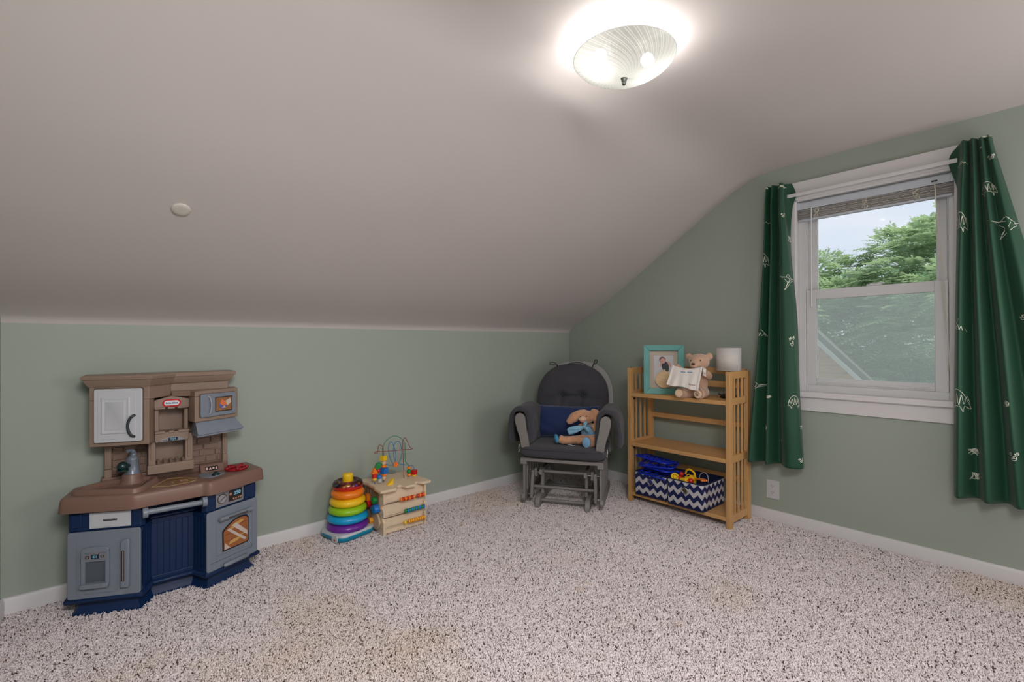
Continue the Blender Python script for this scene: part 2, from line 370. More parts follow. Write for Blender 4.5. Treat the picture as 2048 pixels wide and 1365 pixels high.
n.links.new(tr.outputs[0], mx.inputs[1]); n.links.new(df.outputs[0], mx.inputs[2]); n.links.new(mx.outputs[0], o.inputs[0])

win = thing('window_1', 'white vinyl double hung window with white casing', 'window', (XE, .72, 0), kind='structure')
X0, Y0 = XE, .72
def wb(name, boxes, m, parent=win, bevel=.002, label=None, smooth=None):
    b = MB()
    for x0, x1, y0, y1, z0, z1 in boxes: b.bx(x0-X0, x1-X0, y0-Y0, y1-Y0, z0, z1)
    o = b.build(name, m, parent, bevel=bevel)
    if label: o['label'] = label
    return o
yL, yR, zB, zT = 1.100, .337, .885, 2.118       # clear opening
wb('side_casing', [(XE-.018, XE, yL-.002, yL+.105, .885, 2.118)], white_paint)
wb('side_casing', [(XE-.018, XE, yR-.105, yR+.002, .885, 2.118)], white_paint)
wb('head_casing', [(XE-.02, XE, yR-.105, yL+.105, 2.118, 2.228)], white_paint)
wb('head_casing_bead', [(XE-.026, XE-.018, yR-.105, yL+.105, 2.140, 2.150)], white_paint, bevel=.001)
wb('stool', [(XE-.045, XE+.03, yR-.12, yL+.12, .853, .887)], white_paint, bevel=.005)
wb('apron', [(XE-.018, XE, yR-.10, yL+.10, .766, .853)], white_paint)
wb('jamb', [(XE-.01, XE+.12, yL-.008, yL+.012, .862, 2.13), (XE-.01, XE+.12, yR-.012, yR+.008, .862, 2.13), (XE-.01, XE+.12, yR, yL, 2.106, 2.13)], white_paint)
wb('window_frame', [(XE+.028, XE+.11, yL-.045, yL-.008, .885, 2.106), (XE+.028, XE+.11, yR+.008, yR+.036, .885, 2.106), (XE+.028, XE+.11, yR+.036, yL-.045, 2.075, 2.106), (XE+.028, XE+.11, yR+.036, yL-.045, .884, .928)], vinyl, bevel=.003)
wb('track', [(XE+.045, XE+.06, yL-.052, yL-.045, .93, 2.07), (XE+.065, XE+.11, yL-.066, yL-.045, .93, 2.07), (XE+.045, XE+.06, yR+.036, yR+.040, .93, 2.07)], vinyl, bevel=.001)
def sash(x, yl, yr, z0, z1, sw, rb, rt, name):
    s = wb(name, [(x, x+.03, yl-sw, yl, z0, z1), (x, x+.03, yr, yr+sw, z0, z1), (x, x+.03, yr+sw, yl-sw, z0, z0+rb), (x, x+.03, yr+sw, yl-sw, z1-rt, z1)], vinyl, bevel=.003)
    p = wb('pane', [(x+.014, x+.018, yr+sw, yl-sw, z0+rb, z1-rt)], glass, s, bevel=0)
    return s
low = sash(XE+.034, 1.054, .376, .928, 1.533, .056, .043, .060, 'lower_sash')
wb('glazing_bead', [(XE+.026, XE+.036, .428, .999, .938, .946)], vinyl, low, bevel=.002)
up = sash(XE+.070, 1.046, .382, 1.475, 2.075, .046, .05, .05, 'upper_sash')
wb('sash_lock', [(XE+.030, XE+.064, .665, .735, 1.533, 1.543), (XE+.040, XE+.055, .65, .72, 1.543, 1.550)], vinyl, low)
wb('insect_screen', [(XE+.108, XE+.109, yR+.03, yL-.05, .92, 1.50)], screen, win, bevel=0, label='grey insect screen outside the lower sash')

w2 = thing('fill_window', 'white framed window added out of frame to let fill daylight in', 'window', (XW, -1.25, 0), kind='structure')  # unseen window, added as a rear source of fill daylight
b = MB()
for y0, y1, z0, z1 in ((-1.85, -1.73, .80, 2.16), (-.77, -.65, .80, 2.16), (-1.85, -.65, 2.08, 2.18), (-1.85, -.65, .78, .88)): b.bx(0, .02, y0+1.25, y1+1.25, z0, z1)
b.build('casing', white_paint, w2, bevel=.002)
b = MB()
for y0, y1, z0, z1 in ((-1.75, -1.69, .86, 2.1), (-.81, -.75, .86, 2.1), (-1.75, -.75, 2.04, 2.1), (-1.75, -.75, .86, .92), (-1.75, -.75, 1.45, 1.51)): b.bx(-.08, -.04, y0+1.25, y1+1.25, z0, z1)
b.build('sash', vinyl, w2, bevel=.002)

# blind
alu = mat('blind_aluminium', (196, 202, 212), .35)
slat_m = mat('blind_slat', (214, 208, 206), .4)
cordm = mat('cord', (222, 218, 205), .8)
bl = thing('window_blind', 'white aluminium mini blind drawn up to the window head', 'blind', (XE+.018, .72, 2.0))
def bb_(name, x0, x1, y0, y1, z0, z1, m, bev=.001, parent=bl): 
    b = MB(); b.bx(x0, x1, y0-.72, y1-.72, z0-2.0, z1-2.0); return b.build(name, m, parent, bevel=bev)
bb_('head_rail', -.016, .018, .350, 1.090, 2.058, 2.094, alu, .002)
bb_('valance', -.019, -.016, .350, 1.090, 2.050, 2.090, alu, .001)
bb_('end_bracket', -.020, .022, 1.075, 1.092, 2.052, 2.098, alu, .002); bb_('end_bracket', -.020, .022, .346, .362, 2.052, 2.098, alu, .002)
for k in range(15):
    z = 1.992+k*.0040+.0015*math.sin(k*2.1)
    b = MB(); b.grid(lambda u, v: (-.0125+.025*v, -.372+.74*u, z-2.0+.0016*math.sin(PI*v)+.0015*math.sin(u*9+k*.7)), 24, 5); b.build('slat', slat_m, bl, smooth=180, solid=.0015)
bb_('bottom_rail', -.013, .013, .352, 1.086, 1.976, 1.990, alu, .004)
for yy in (.985, .735, .50):
    b = MB()
    for k in range(7):
        pts = [(-.016-.002*math.sin(k+t*2), yy-.72+random.uniform(-.016, .016), -.012+.085*t/5*.8+random.uniform(-.004, .004)) for t in range(6)]
        b.tube(cat_rom(pts, 4), .0008, 5)
    b.build('ladder_cord', cordm, bl, smooth=180)
b = MB(); b.tube([(-.026, 1.008-.72, .055), (-.027, 1.010-.72, -.10), (-.030, 1.010-.72, -.575)], .0045, 8); b.build('tilt_wand', vinyl, bl, smooth=60)
b = MB(); b.box((-.021, .424-.72, .068), (.004, .026, .008)); b.build('cord_lock', black_plastic, bl, bevel=.001)
b = MB(); b.tube(cat_rom([(-.022, .424-.72, .066), (-.030, .415-.72, -.1), (-.036, .392-.72, -.45), (-.038, .375-.72, -.72), (-.038, .366-.72, -.95)], 6), .0018, 6); b.tube(cat_rom([(-.022, .422-.72, .066), (-.030, .411-.72, -.12), (-.034, .389-.72, -.45), (-.038, .371-.72, -.73)], 6), .0014, 6); b.build('lift_cord', cordm, bl, smooth=180)

# curtain rod
rod = thing('curtain_rod', 'thin white curtain rod across the window head', 'curtain rod', (3.354, .72, 2.142))
b = MB(); b.prism(round_poly([(-.004, -.011), (.004, -.011), (.004, .011), (-.004, .011)], .003), -.47, .455, 'y'); b.build('rod', white_paint, rod, smooth=40)
for s in (-.46, .445):
    b = MB(); b.bx(0, .030, s-.006, s+.006, -.014, .014); b.build('rod_bracket', white_paint, rod, bevel=.002)
# ---------------------------------------------------------------- curtains
cream_print = mat('cream_print', (222, 222, 205), .8)
class Curtain:
    def __init__(s, levels):   # levels: [(z, [(y, x), ...]), ...] from top to bottom, same number of control points
        s.lv = levels; s.n = 110
        s.paths = []
        for z, cp in levels:
            P = cat_rom([(y, x, 0) for y, x in cp], 10); L = [0]
            for a, c in zip(P[:-1], P[1:]): L.append(L[-1]+(c-a).length)
            u = np.array(range(len(P)))/(len(P)-1)
            s.paths.append((z, u, np.array([p[0] for p in P]), np.array([p[1] for p in P])))
    def at(s, u, v):
        """u across 0..1, v 0 at the top, 1 at the bottom"""
        zz = [p[0] for p in s.paths]; t = v*(len(zz)-1); i = min(int(t), len(zz)-2); f = t-i
        vals = []
        for k in (i-1, i, i+1, i+2):
            k = min(max(k, 0), len(zz)-1); q = s.paths[k]
            vals.append(np.array([np.interp(u, q[1], q[3]), np.interp(u, q[1], q[2]), q[0]]))
        p0, p1, p2, p3 = vals
        r = .5*((2*p1)+(p2-p0)*f+(2*p0-5*p1+4*p2-p3)*f*f+(3*p1-p0-3*p2+p3)*f**3)
        r = r.copy(); r[0] += .0022*noise.noise(Vector((u*14, v*9, 2.2)))*min(1, v*4)
        return r
    def normal(s, u, v):
        a = s.at(min(1, u+.004), v)-s.at(max(0, u-.004), v); c = s.at(u, min(1, v+.01))-s.at(u, max(0, v-.01))
        n = Vector(a).cross(Vector(c)); n.normalize()
        return n
    def build(s, label, seed, prints):
        t = thing('curtain', label, 'curtain', (3.33, float(s.at(.5, 0)[1]), 2.2)); off = Vector(t.location)
        b = MB(); b.grid(lambda u, v: tuple(Vector(s.at(u, v))-off), s.n, 60)
        b.build('fabric_panel', curtain_green, t, smooth=180, solid=.0016)
        # white line drawings printed over the cloth
        b = MB()
        for kind, u0, v0, sz in prints:
            sz *= 1.45
            for st in glyph(kind):
                if len(st) > 3 and not kind.startswith('mount'): st = [(p.x, p.y) for p in cat_rom([(x, y, 0) for x, y in st], 3)]
                pts = []
                for gx, gy in st:
                    d = (s.at(min(1, u0+.01), v0)-s.at(max(0, u0-.01), v0)); du = .02/max(1e-3, math.hypot(d[0], d[1]))
                    u = u0+gx*sz*du; v = v0-gy*sz/1.8
                    if 0 <= u <= 1 and 0 <= v <= 1:
                        nn = s.normal(u, v)
                        if nn.dot(Vector((0, 0, CAMZ))-Vector(s.at(u, v))) < 0: nn = -nn
                        pts.append((Vector(s.at(u, v))-off+nn*.0022, nn))
                for (p, n1), (q, n2) in zip(pts[:-1], pts[1:]):
                    d = q-p
                    if d.length < 1e-5: continue
                    side = d.normalized().cross(n1)*.0014
                    b.add([tuple(p+side), tuple(p-side), tuple(q-side), tuple(q+side)], [(0, 1, 2, 3)])
        b.build('printed_drawings', cream_print, t, fix=False)['kind'] = 'stuff'
        return t
def glyph(kind):
    R = random.Random(kind)
    if kind.startswith('mount'):
        return [[(-1, -.5), (-.35, .45), (-.1, .15), (.25, .6), (1.2, -.5), (-1, -.5)], [(-.55, -.2), (-.4, .1), (-.3, -.25), (-.1, .1), (0, -.3), (.2, .15), (.35, -.3), (.6, 0), (.75, -.35)]]
    if kind.startswith('leaf'):
        o = []
        for dx, dy, k in ((0, 0, .6), (-.6, .9, .4), (.55, 1.0, .4)):
            o.append([(dx-.9*k, dy+.2*k), (dx-.4*k, dy-.6*k), (dx+.5*k, dy-.5*k), (dx+.8*k, dy+.4*k), (dx+.35*k, dy+.9*k), (dx, dy)]); o.append([(dx-.9*k, dy+.2*k), (dx-.2*k, dy+.1*k), (dx-.1*k, dy+.9*k), (dx+.35*k, dy), (dx+.8*k, dy+.4*k)])
        return o
    if kind.startswith('stego'):
        z = [(-1+.22*k, (.55 if k % 2 else -.35)*(1-abs(k-5)/9)) for k in range(11)]
        return [z, [(-1.1, -.5), (-.6, .5), (0, .8), (.7, .5), (1.3, -.6), (.8, -.4), (.7, -.8), (.4, -.4), (-.4, -.45), (-.5, -.9), (-.8, -.5), (-1.1, -.5)], [(-.7, -.1), (.8, .1)]]
    if kind.startswith('ptero'):
        return [[(-1.4, .5), (-.5, .35), (0, .6), (.4, .25), (1.5, .1), (.5, -.05), (.1, -.3), (-.7, -.8), (-.2, -.1), (-1.4, .5)], [(-.9, .4), (.2, .2), (-.5, -.5), (.4, .1), (1.1, .15)]]
    o = []
    for k in range(5): o.append([(R.uniform(-.9, .9), R.uniform(-.6, .6)) for _ in range(5)])
    return o
cl = Curtain([
 (2.225, [(1.258, 3.352), (1.246, 3.312), (1.226, 3.342), (1.208, 3.306), (1.184, 3.344), (1.160, 3.300), (1.149, 3.296), (1.144, 3.310), (1.148, 3.340), (1.130, 3.360), (1.112, 3.370)]),
 (2.145, [(1.262, 3.350), (1.250, 3.306), (1.230, 3.344), (1.212, 3.300), (1.186, 3.346), (1.160, 3.292), (1.146, 3.288), (1.141, 3.304), (1.146, 3.336), (1.116, 3.364), (1.088, 3.372)]),
 (2.05, [(1.266, 3.350), (1.252, 3.302), (1.232, 3.342), (1.213, 3.296), (1.186, 3.345), (1.158, 3.286), (1.144, 3.284), (1.137, 3.302), (1.142, 3.336), (1.128, 3.362), (1.112, 3.372)]),
 (1.80, [(1.276, 3.348), (1.258, 3.296), (1.232, 3.340), (1.208, 3.282), (1.182, 3.342), (1.150, 3.276), (1.130, 3.272), (1.116, 3.296), (1.116, 3.336), (1.118, 3.358), (1.120, 3.368)]),
 (1.35, [(1.300, 3.345), (1.280, 3.285), (1.242, 3.336), (1.218, 3.268), (1.184, 3.338), (1.146, 3.268), (1.108, 3.262), (1.084, 3.290), (1.080, 3.340), (1.082, 3.360), (1.090, 3.366)]),
 (.90, [(1.322, 3.300), (1.302, 3.262), (1.252, 3.325), (1.222, 3.252), (1.182, 3.334), (1.138, 3.256), (1.096, 3.250), (1.066, 3.282), (1.064, 3.330), (1.068, 3.350), (1.076, 3.360)]),
 (.62, [(1.336, 3.262), (1.314, 3.236), (1.264, 3.318), (1.224, 3.240), (1.180, 3.330), (1.128, 3.248), (1.082, 3.240), (1.048, 3.274), (1.048, 3.322), (1.054, 3.342), (1.064, 3.356)]),
 (.415, [(1.340, 3.228), (1.316, 3.212), (1.268, 3.310), (1.226, 3.232), (1.176, 3.326), (1.120, 3.242), (1.072, 3.236), (1.034, 3.272), (1.036, 3.318), (1.046, 3.338), (1.058, 3.352)]),
])
cl.build('dark green curtain with white line drawings hanging left of the window', 1, [
 ('stego1', .03, .02, .03), ('scr1', .62, .055, .022), ('mount1', .10, .33, .020), ('leaf1', .64, .32, .013), ('stego2', .08, .45, .026), ('scr2', .45, .46, .014),
 ('ptero1', .66, .50, .026), ('mount2', .10, .60, .018), ('leaf2', .66, .62, .013), ('ptero2', .09, .71, .022), ('stego3', .66, .745, .026), ('scr3', .27, .84, .024),
 ('leaf3', .70, .955, .013), ('scr4', .86, .83, .02), ('scr5', .84, .40, .02), ('scr6', .44, .885, .01), ('scr7', .30, .735, .010)])
cr_ = Curtain([
 (2.222, [(.326, 3.370), (.316, 3.345), (.302, 3.300), (.284, 3.330), (.268, 3.298), (.252, 3.332), (.238, 3.302), (.224, 3.325), (.212, 3.312), (.202, 3.345)]),
 (2.145, [(.364, 3.372), (.322, 3.345), (.300, 3.290), (.282, 3.332), (.264, 3.290), (.248, 3.334), (.232, 3.292), (.218, 3.322), (.202, 3.300), (.190, 3.345)]),
 (1.95, [(.326, 3.370), (.328, 3.345), (.306, 3.284), (.280, 3.334), (.262, 3.284), (.238, 3.334), (.220, 3.286), (.198, 3.320), (.172, 3.292), (.150, 3.345)]),
 (1.55, [(.332, 3.368), (.336, 3.345), (.316, 3.276), (.276, 3.335), (.256, 3.276), (.216, 3.335), (.192, 3.276), (.156, 3.322), (.112, 3.280), (.070, 3.345)]),
 (1.10, [(.338, 3.366), (.344, 3.345), (.322, 3.268), (.272, 3.337), (.244, 3.268), (.190, 3.337), (.160, 3.266), (.110, 3.324), (.052, 3.268), (-.006, 3.345)]),
 (.70, [(.342, 3.364), (.348, 3.343), (.324, 3.262), (.266, 3.338), (.232, 3.262), (.168, 3.338), (.134, 3.260), (.078, 3.324), (.000, 3.260), (-.070, 3.345)]),
 (.41, [(.344, 3.360), (.350, 3.338), (.326, 3.258), (.262, 3.338), (.222, 3.258), (.156, 3.338), (.118, 3.256), (.058, 3.324), (-.030, 3.256), (-.110, 3.345)]),
])
cr_.build('dark green curtain with white line drawings hanging right of the window', 2, [
 ('scr1', 0.876, .02, .03), ('mount1', 0.200, .21, .026), ('leaf1', 0.858, .215, .018), ('stego1', 0.191, .40, .034), ('stego2', 0.698, .33, .03), ('ptero1', 0.876, .42, .036),
 ('mount2', 0.200, .60, .028), ('leaf2', 0.876, .60, .017), ('stego3', 0.200, .745, .036), ('scr3', 0.644, .745, .014), ('ptero2', 0.876, .785, .04), ('leaf3', 0.662, .86, .013),
 ('scr4', 0.324, .86, .02), ('scr5', 0.324, .92, .02), ('scr6', 0.644, .14, .008), ('scr7', 0.867, .90, .014)])

# ---------------------------------------------------------------- ceiling light
lg = thing('ceiling_light', 'round white glass ceiling light with swirled stripes, switched on', 'ceiling light', (1.515, 1.08, ZC))
def dish_glass():
    m = bpy.data.materials.new('swirl_glass'); m.use_nodes = True; n = m.node_tree; n.nodes.clear(); L = n.links
    N = n.nodes.new; o = N('ShaderNodeOutputMaterial'); tc = N('ShaderNodeTexCoord'); sp = N('ShaderNodeSeparateXYZ'); L.new(tc.outputs['Object'], sp.inputs[0])
    def M(op, a, c=None, v=None):
        x = N('ShaderNodeMath'); x.operation = op; L.new(a, x.inputs[0])
        if c is not None: L.new(c, x.inputs[1])
        elif v is not None: x.inputs[1].default_value = v
        return x.outputs[0]
    ang = M('ARCTAN2', sp.outputs['Y'], sp.outputs['X'])
    r = M('SQRT', M('ADD', M('MULTIPLY', sp.outputs['X'], sp.outputs['X']), M('MULTIPLY', sp.outputs['Y'], sp.outputs['Y'])))
    ph = M('FRACT', M('MULTIPLY', M('ADD', ang, M('MULTIPLY', r, v=8.0)), v=36/(2*PI)))
    a_ = M('ABSOLUTE', M('SUBTRACT', ph, v=.5)); st = M('MULTIPLY', M('GREATER_THAN', a_, v=.12), M('LESS_THAN', a_, v=.22))
    tl = N('ShaderNodeBsdfTranslucent'); df = N('ShaderNodeBsdfDiffuse'); gl = N('ShaderNodeBsdfGlossy'); gl.inputs['Roughness'].default_value = .12
    cx = N('ShaderNodeMix'); cx.data_type = 'RGBA'; cx.inputs['A'].default_value = (.095, .096, .088, 1); cx.inputs['B'].default_value = (.20, .20, .19, 1); L.new(st, cx.inputs['Factor'])
    L.new(cx.outputs['Result'], tl.inputs[0]); df.inputs[0].default_value = (.75, .75, .70, 1)
    tp = N('ShaderNodeBsdfTransparent'); tp.inputs[0].default_value = (1, 1, .97, 1)
    m1 = N('ShaderNodeMixShader'); m1.inputs[0].default_value = .30; L.new(tl.outputs[0], m1.inputs[1]); L.new(df.outputs[0], m1.inputs[2])
    m2 = N('ShaderNodeMixShader'); m2.inputs[0].default_value = .012; L.new(m1.outputs[0], m2.inputs[1]); L.new(tp.outputs[0], m2.inputs[2])
    m3 = N('ShaderNodeMixShader'); m3.inputs[0].default_value = .04; L.new(m2.outputs[0], m3.inputs[1]); L.new(gl.outputs[0], m3.inputs[2]); L.new(m3.outputs[0], o.inputs[0])
    return m
b = MB(); b.lathe([(.192, -.066), (.190, -.070), (.175, -.086), (.150, -.104), (.120, -.119), (.085, -.131), (.05, -.139), (.02, -.142), (.004, -.143)], 72); b.build('glass_dish', dish_glass(), lg, smooth=180, fix=False)
b = MB(); b.torus((0, 0, -.066), .192, .0012, 72, 8); b.build('dish_rim', mat('clear_rim', (240, 240, 236), .5), lg, smooth=180)
b = MB(); b.cyl((0, 0, -.02), (0, 0, -.15), .004, 10); b.build('stem', brass, lg, smooth=60)
b = MB(); b.lathe([(.0, -.168), (.006, -.167), (.0085, -.162), (.007, -.157), (.010, -.153), (.010, -.147), (.013, -.143), (.0, -.142)], 18); b.build('finial', mat('nickel', (120, 124, 118), .35, .8), lg, smooth=50)
b = MB(); b.lathe([(.0, 0), (.075, 0), (.075, -.012), (.06, -.02), (0, -.022)], 40); b.build('ceiling_plate', white_paint, lg, smooth=40)
bulb_m = bpy.data.materials.new('lit_bulb'); bulb_m.use_nodes = True; p = bulb_m.node_tree.nodes['Principled BSDF']
p.inputs['Emission Color'].default_value = (1, .98, .96, 1); p.inputs['Emission Strength'].default_value = LAMP_W/(PI*.00724)
bd = Vector((.84, -.54, 0))
for s in (-1, 1):
    b = MB(); b.cyl(tuple(bd*s*.03+Vector((0, 0, -.035))), tuple(bd*s*.055+Vector((0, 0, -.045))), .014, 12); b.build('bulb_socket', white_plastic, lg, smooth=60)
    c = bd*s*.095+Vector((0, 0, -.062))
    b = MB(); b.ell(tuple(c), (.024, .024, .024)); b.build('bulb', bulb_m, lg, smooth=180)

# round cover on the slope
cov = thing('round_cover', 'small round white cover plate on the sloping ceiling', 'cover plate', (.248, 2.325, 1.748))
cov.rotation_euler = (math.atan2(-.54, .842)+PI, 0, 0)
b = MB(); b.lathe([(.033, -.01), (.033, .003), (.030, .006), (.020, .0068), (0, .007)], 36); b.build('disc', mat('old_white', (206, 200, 190), .5), cov, smooth=50)
# ---------------------------------------------------------------- outlet
ot = thing('power_outlet', 'white duplex power outlet on the green wall beside the bookcase', 'outlet', (XE, 1.248, .215))
b = MB(); b.bx(-.006, 0, -.040, .040, -.062, .062); b.build('cover_plate', white_plastic, ot, bevel=.003)
for z in (.024, -.019):
    b = MB(); pts = round_poly([(-.017, z-.014), (.017, z-.014), (.017, z+.014), (-.017, z+.014)], .009); b.prism(pts, -.0085, -.004, 'x'); r_ = b.build('receptacle', white_plastic, ot, bevel=.0006)
    b = MB(); b.bx(-.0088, -.008, .0055, .0075, z-.002, z+.007); b.bx(-.0088, -.008, -.0075, -.0055, z-.002, z+.006); b.cyl((-.0088, 0, z-.008), (-.008, 0, z-.008), .0024, 10); b.build('slots', black_plastic, r_)
b = MB(); b.cyl((-.0078, 0, .0025), (-.005, 0, .0025), .003, 12); b.build('screw', white_plastic, ot)
# ---------------------------------------------------------------- bookcase
bx_, by_ = 3.02, 1.36
bc = thing('bookcase', 'light bamboo folding bookcase with three shelves and slatted sides', 'bookcase', (bx_, by_, 0))
def bcm(name, x0, x1, y0, y1, z0, z1, m=bamboo, bev=.0025, parent=bc, label=None):
    b = MB(); b.bx(x0-bx_, x1-bx_, y0-by_, y1-by_, z0, z1); o = b.build(name, m, parent, bevel=bev)
    if label: o['label'] = label
    return o
for y0, y1, side in ((1.36, 1.388, 0), (2.104, 2.134, 1)):
    bcm('front_post', 3.016, 3.060, y0, y1, 0, 1.012); bcm('back_post', 3.282, 3.330, y0, y1, 0, 1.012)
    ym = (y0+y1)/2
    for z0, z1 in ((.965, 1.012), (.795, .840), (.422, .468), (.040, .090)):
        bcm('side_rail', 3.060, 3.282, ym-.009, ym+.009, z0, z1, bamboo_y)
    for xs in (3.108, 3.165, 3.222):
        for z0, z1 in ((.840, .965), (.468, .795), (.090, .422)): bcm('side_slat', xs-.008, xs+.008, ym-.005, ym+.005, z0, z1, bev=.001)
for k, (z0, z1) in enumerate(((.796, .824), (.425, .453), (.055, .081))):
    bcm('shelf', 3.018, 3.325, 1.389, 2.103, z0, z1, bamboo_y, .003)
for z0, z1 in ((.980, 1.022), (.884, .926), (.617, .655), (.245, .285)):
    bcm('back_rail', 3.300, 3.316, 1.389, 2.103, z0, z1, bamboo_y)
for xx in (3.045, 3.30):
    for yy in (1.374, 2.119):
        b = MB(); b.cyl((xx-bx_, yy-by_, 1.012), (xx-bx_, yy-by_, 1.017), .0045, 12); b.build('screw_cap', black_plastic, bc)
for z in (.790, .418, .044):
    b = MB(); b.box((3.055-bx_, 2.098-by_, z-.012), (.012, .012, .014)); b.build('hinge', black_plastic, bc, bevel=.002)

# ---------------------------------------------------------------- storage bins
def chevron(name):
    m = bpy.data.materials.new(name); m.use_nodes = True; n = m.node_tree; p = n.nodes['Principled BSDF']; L = n.links; N = n.nodes.new
    p.inputs['Roughness'].default_value = .9
    tc = N('ShaderNodeTexCoord'); sp = N('ShaderNodeSeparateXYZ'); L.new(tc.outputs['Object'], sp.inputs[0])
    def M(op, a, c=None, v=None):
        x = N('ShaderNodeMath'); x.operation = op; L.new(a, x.inputs[0])
        if c is not None: L.new(c, x.inputs[1])
        elif v is not None: x.inputs[1].default_value = v
        return x.outputs[0]
    h = M('ADD', sp.outputs['Y'], M('MULTIPLY', sp.outputs['X'], v=-1.0))
    tri = M('PINGPONG', h, v=.029)
    ph = M('FRACT', M('ADD', M('MULTIPLY', M('ADD', sp.outputs['Z'], M('MULTIPLY', tri, v=1.0)), v=1/.068), v=.42))
    st = M('GREATER_THAN', ph, v=.48)
    mx = N('ShaderNodeMix'); mx.data_type = 'RGBA'; mx.inputs['A'].default_value = lin((196, 192, 196))+(1,); mx.inputs['B'].default_value = lin((20, 30, 84))+(1,)
    L.new(st, mx.inputs['Factor']); L.new(mx.outputs['Result'], p.inputs['Base Color'])
    return m
chev = chevron('chevron_cloth'); navy_cloth = mat('navy_cloth', (16, 24, 66), .9, bump=.05, bscale=400)
def bin_(label, x0, x1, y0, y1, z0, h, sag, rz):
    t = thing('storage_bin', label, 'storage bin', ((x0+x1)/2, (y0+y1)/2, z0), rz, 'chevron cloth bins on the bottom shelf')
    X, Y = (x1-x0)/2, (y1-y0)/2
    base = [(-X, -Y), (X, -Y), (X, Y), (-X, Y)]
    def ring(z, k):
        out = []
        for i in range(4):
            p = Vector(base[i]); q = Vector(base[(i+1) % 4])
            for j in range(8):
                u = j/8; a = p.lerp(q, u); bow = math.sin(PI*u); n = Vector((q.y-p.y, -(q.x-p.x))).normalized()
                a = a*(1+.012*k)+n*bow*(.006*k-sag*bow*k*.4); out.append((a.x, a.y, z-(sag*bow*.35 if k > .9 else 0)))
        return out
    b = MB(); b.loft([ring(h*k/6, k/6) for k in range(7)], 0, False); b.add([(x, y, .001) for x, y in base], [(0, 1, 2, 3)])
    b.build('body', chev, t, smooth=40, solid=.003)
    b = MB(); b.loft([[tuple(Vector(p)*.985) for p in ring(h*k/4+.002, k/4)] for k in range(5)], 0, False); b.add([(x*.98, y*.98, .006) for x, y in base], [(0, 1, 2, 3)]); b.build('lining', navy_cloth, t, smooth=40)
    r = ring(h, 1); b = MB(); b.tube([(x, y, z+.001) for x, y, z in r], .0042, 8, closed=True); b.build('rim_binding', navy_cloth, t, smooth=180)
    b = MB(); b.tube([(x*1.002, y*1.002, .004) for x, y, z in ring(0, 0)], .0035, 8, closed=True); b.build('base_binding', navy_cloth, t, smooth=180)
    c = Vector((-X-.006, 0, h*.66)); Tm = Matrix.Translation(c) @ Matrix.Rotation(-PI/2, 4, 'Y')
    b = MB(); b.torus((0, 0, .002), .0195, .0048, 32, 10, rz=.6, T=Tm); b.build('grommet', chrome, t, smooth=180)
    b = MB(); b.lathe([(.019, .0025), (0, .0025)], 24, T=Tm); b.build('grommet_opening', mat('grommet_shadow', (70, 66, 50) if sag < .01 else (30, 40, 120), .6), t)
    return t
bin_('navy and white chevron storage bin with yellow and red toys, nearer the window', 2.985, 3.275, 1.525, 1.775, .082, .178, .004, 0)
bin_('navy and white chevron storage bin with blue plastic toys, nearer the chair', 3.00, 3.272, 1.805, 2.052, .082, .170, .014, .03)
# blue plastic track pieces piled in the left bin
blue_pl = mat('blue_clear_plastic', (20, 50, 190), .2, coat=.3)
def track(loc, rz, tilt, L, W, seed, lab):
    R = random.Random(seed); t = thing('plastic_plate', lab, 'toy', loc, 0, 'blue perforated plates in the bin'); t.rotation_euler = (tilt[0], tilt[1], rz)
    out = round_poly([(-L/2, -W/2), (L/2, -W/2), (L/2, W/2), (-L/2, W/2)], .03, 5)
    b = MB(); b.tube([(x, y, 0) for x, y in out], .006, 8, closed=True)
    for k in range(1, 4): x = -L/2+L*k/4; b.tube([(x, -W/2, 0), (x, W/2, 0)], .005, 8)
    b.build('frame', blue_pl, t, smooth=180)
    for k in range(4):
        cxx = -L/2+L*(k+.5)/4
        b = MB(); b.torus((cxx, 0, 0), W*.22, .008, 24, 8, rz=.6); b.tube([(cxx, -W/2, 0), (cxx, -W*.22, 0)], .005, 8); b.tube([(cxx, W*.22, 0), (cxx, W/2, 0)], .005, 8); b.build('ring', blue_pl, t, smooth=180)
    return t
track((3.085, 1.935, .345), 1.45, (.10, -.03), .27, .15, 1, 'clear blue perforated plastic plate, topmost of the pile')
track((3.09, 1.915, .312), 1.75, (-.10, .05), .26, .15, 2, 'clear blue perforated plastic plate, second in the pile')
track((3.10, 1.90, .275), 1.3, (.12, .06), .25, .16, 3, 'clear blue perforated plastic plate, third in the pile')
track((3.07, 1.92, .245), 1.6, (-.05, -.04), .23, .15, 4, 'clear blue perforated plastic plate, lowest in the pile')
# loose toys in the right bin
def loose(name, label, fn, loc, rot=(0, 0, 0)):
    t = thing(name, label, 'toy', loc); t.rotation_euler = rot; fn(t); return t
def ring_toy(t):
    b = MB(); b.torus((0, 0, 0), .022, .006, 24, 10); b.build('hoop', CM['yellow'], t, smooth=180)
    b = MB()
    for k in range(4): a = k*PI/4; b.tube([(.02*math.cos(a), .02*math.sin(a), 0), (-.02*math.cos(a), -.02*math.sin(a), 0)], .0035, 8)
    b.build('spokes', CM['yellow'], t, smooth=180)
loose('spoked_hoop', 'yellow spoked toy wheel in the front corner of the bin', ring_toy, (3.02, 1.745, .268), (.5, -.7, 0))
def balls(t):
    for k, (x, y, z) in enumerate(((0, 0, 0), (.012, -.005, .026), (.03, .01, .01))):
        b = MB(); b.ell((x, y, z), .015); b.build('ball', CM['red'], t, smooth=180)
loose('toy_rattle', 'red balls of a rattle behind the yellow wheel', balls, (3.035, 1.715, .262))
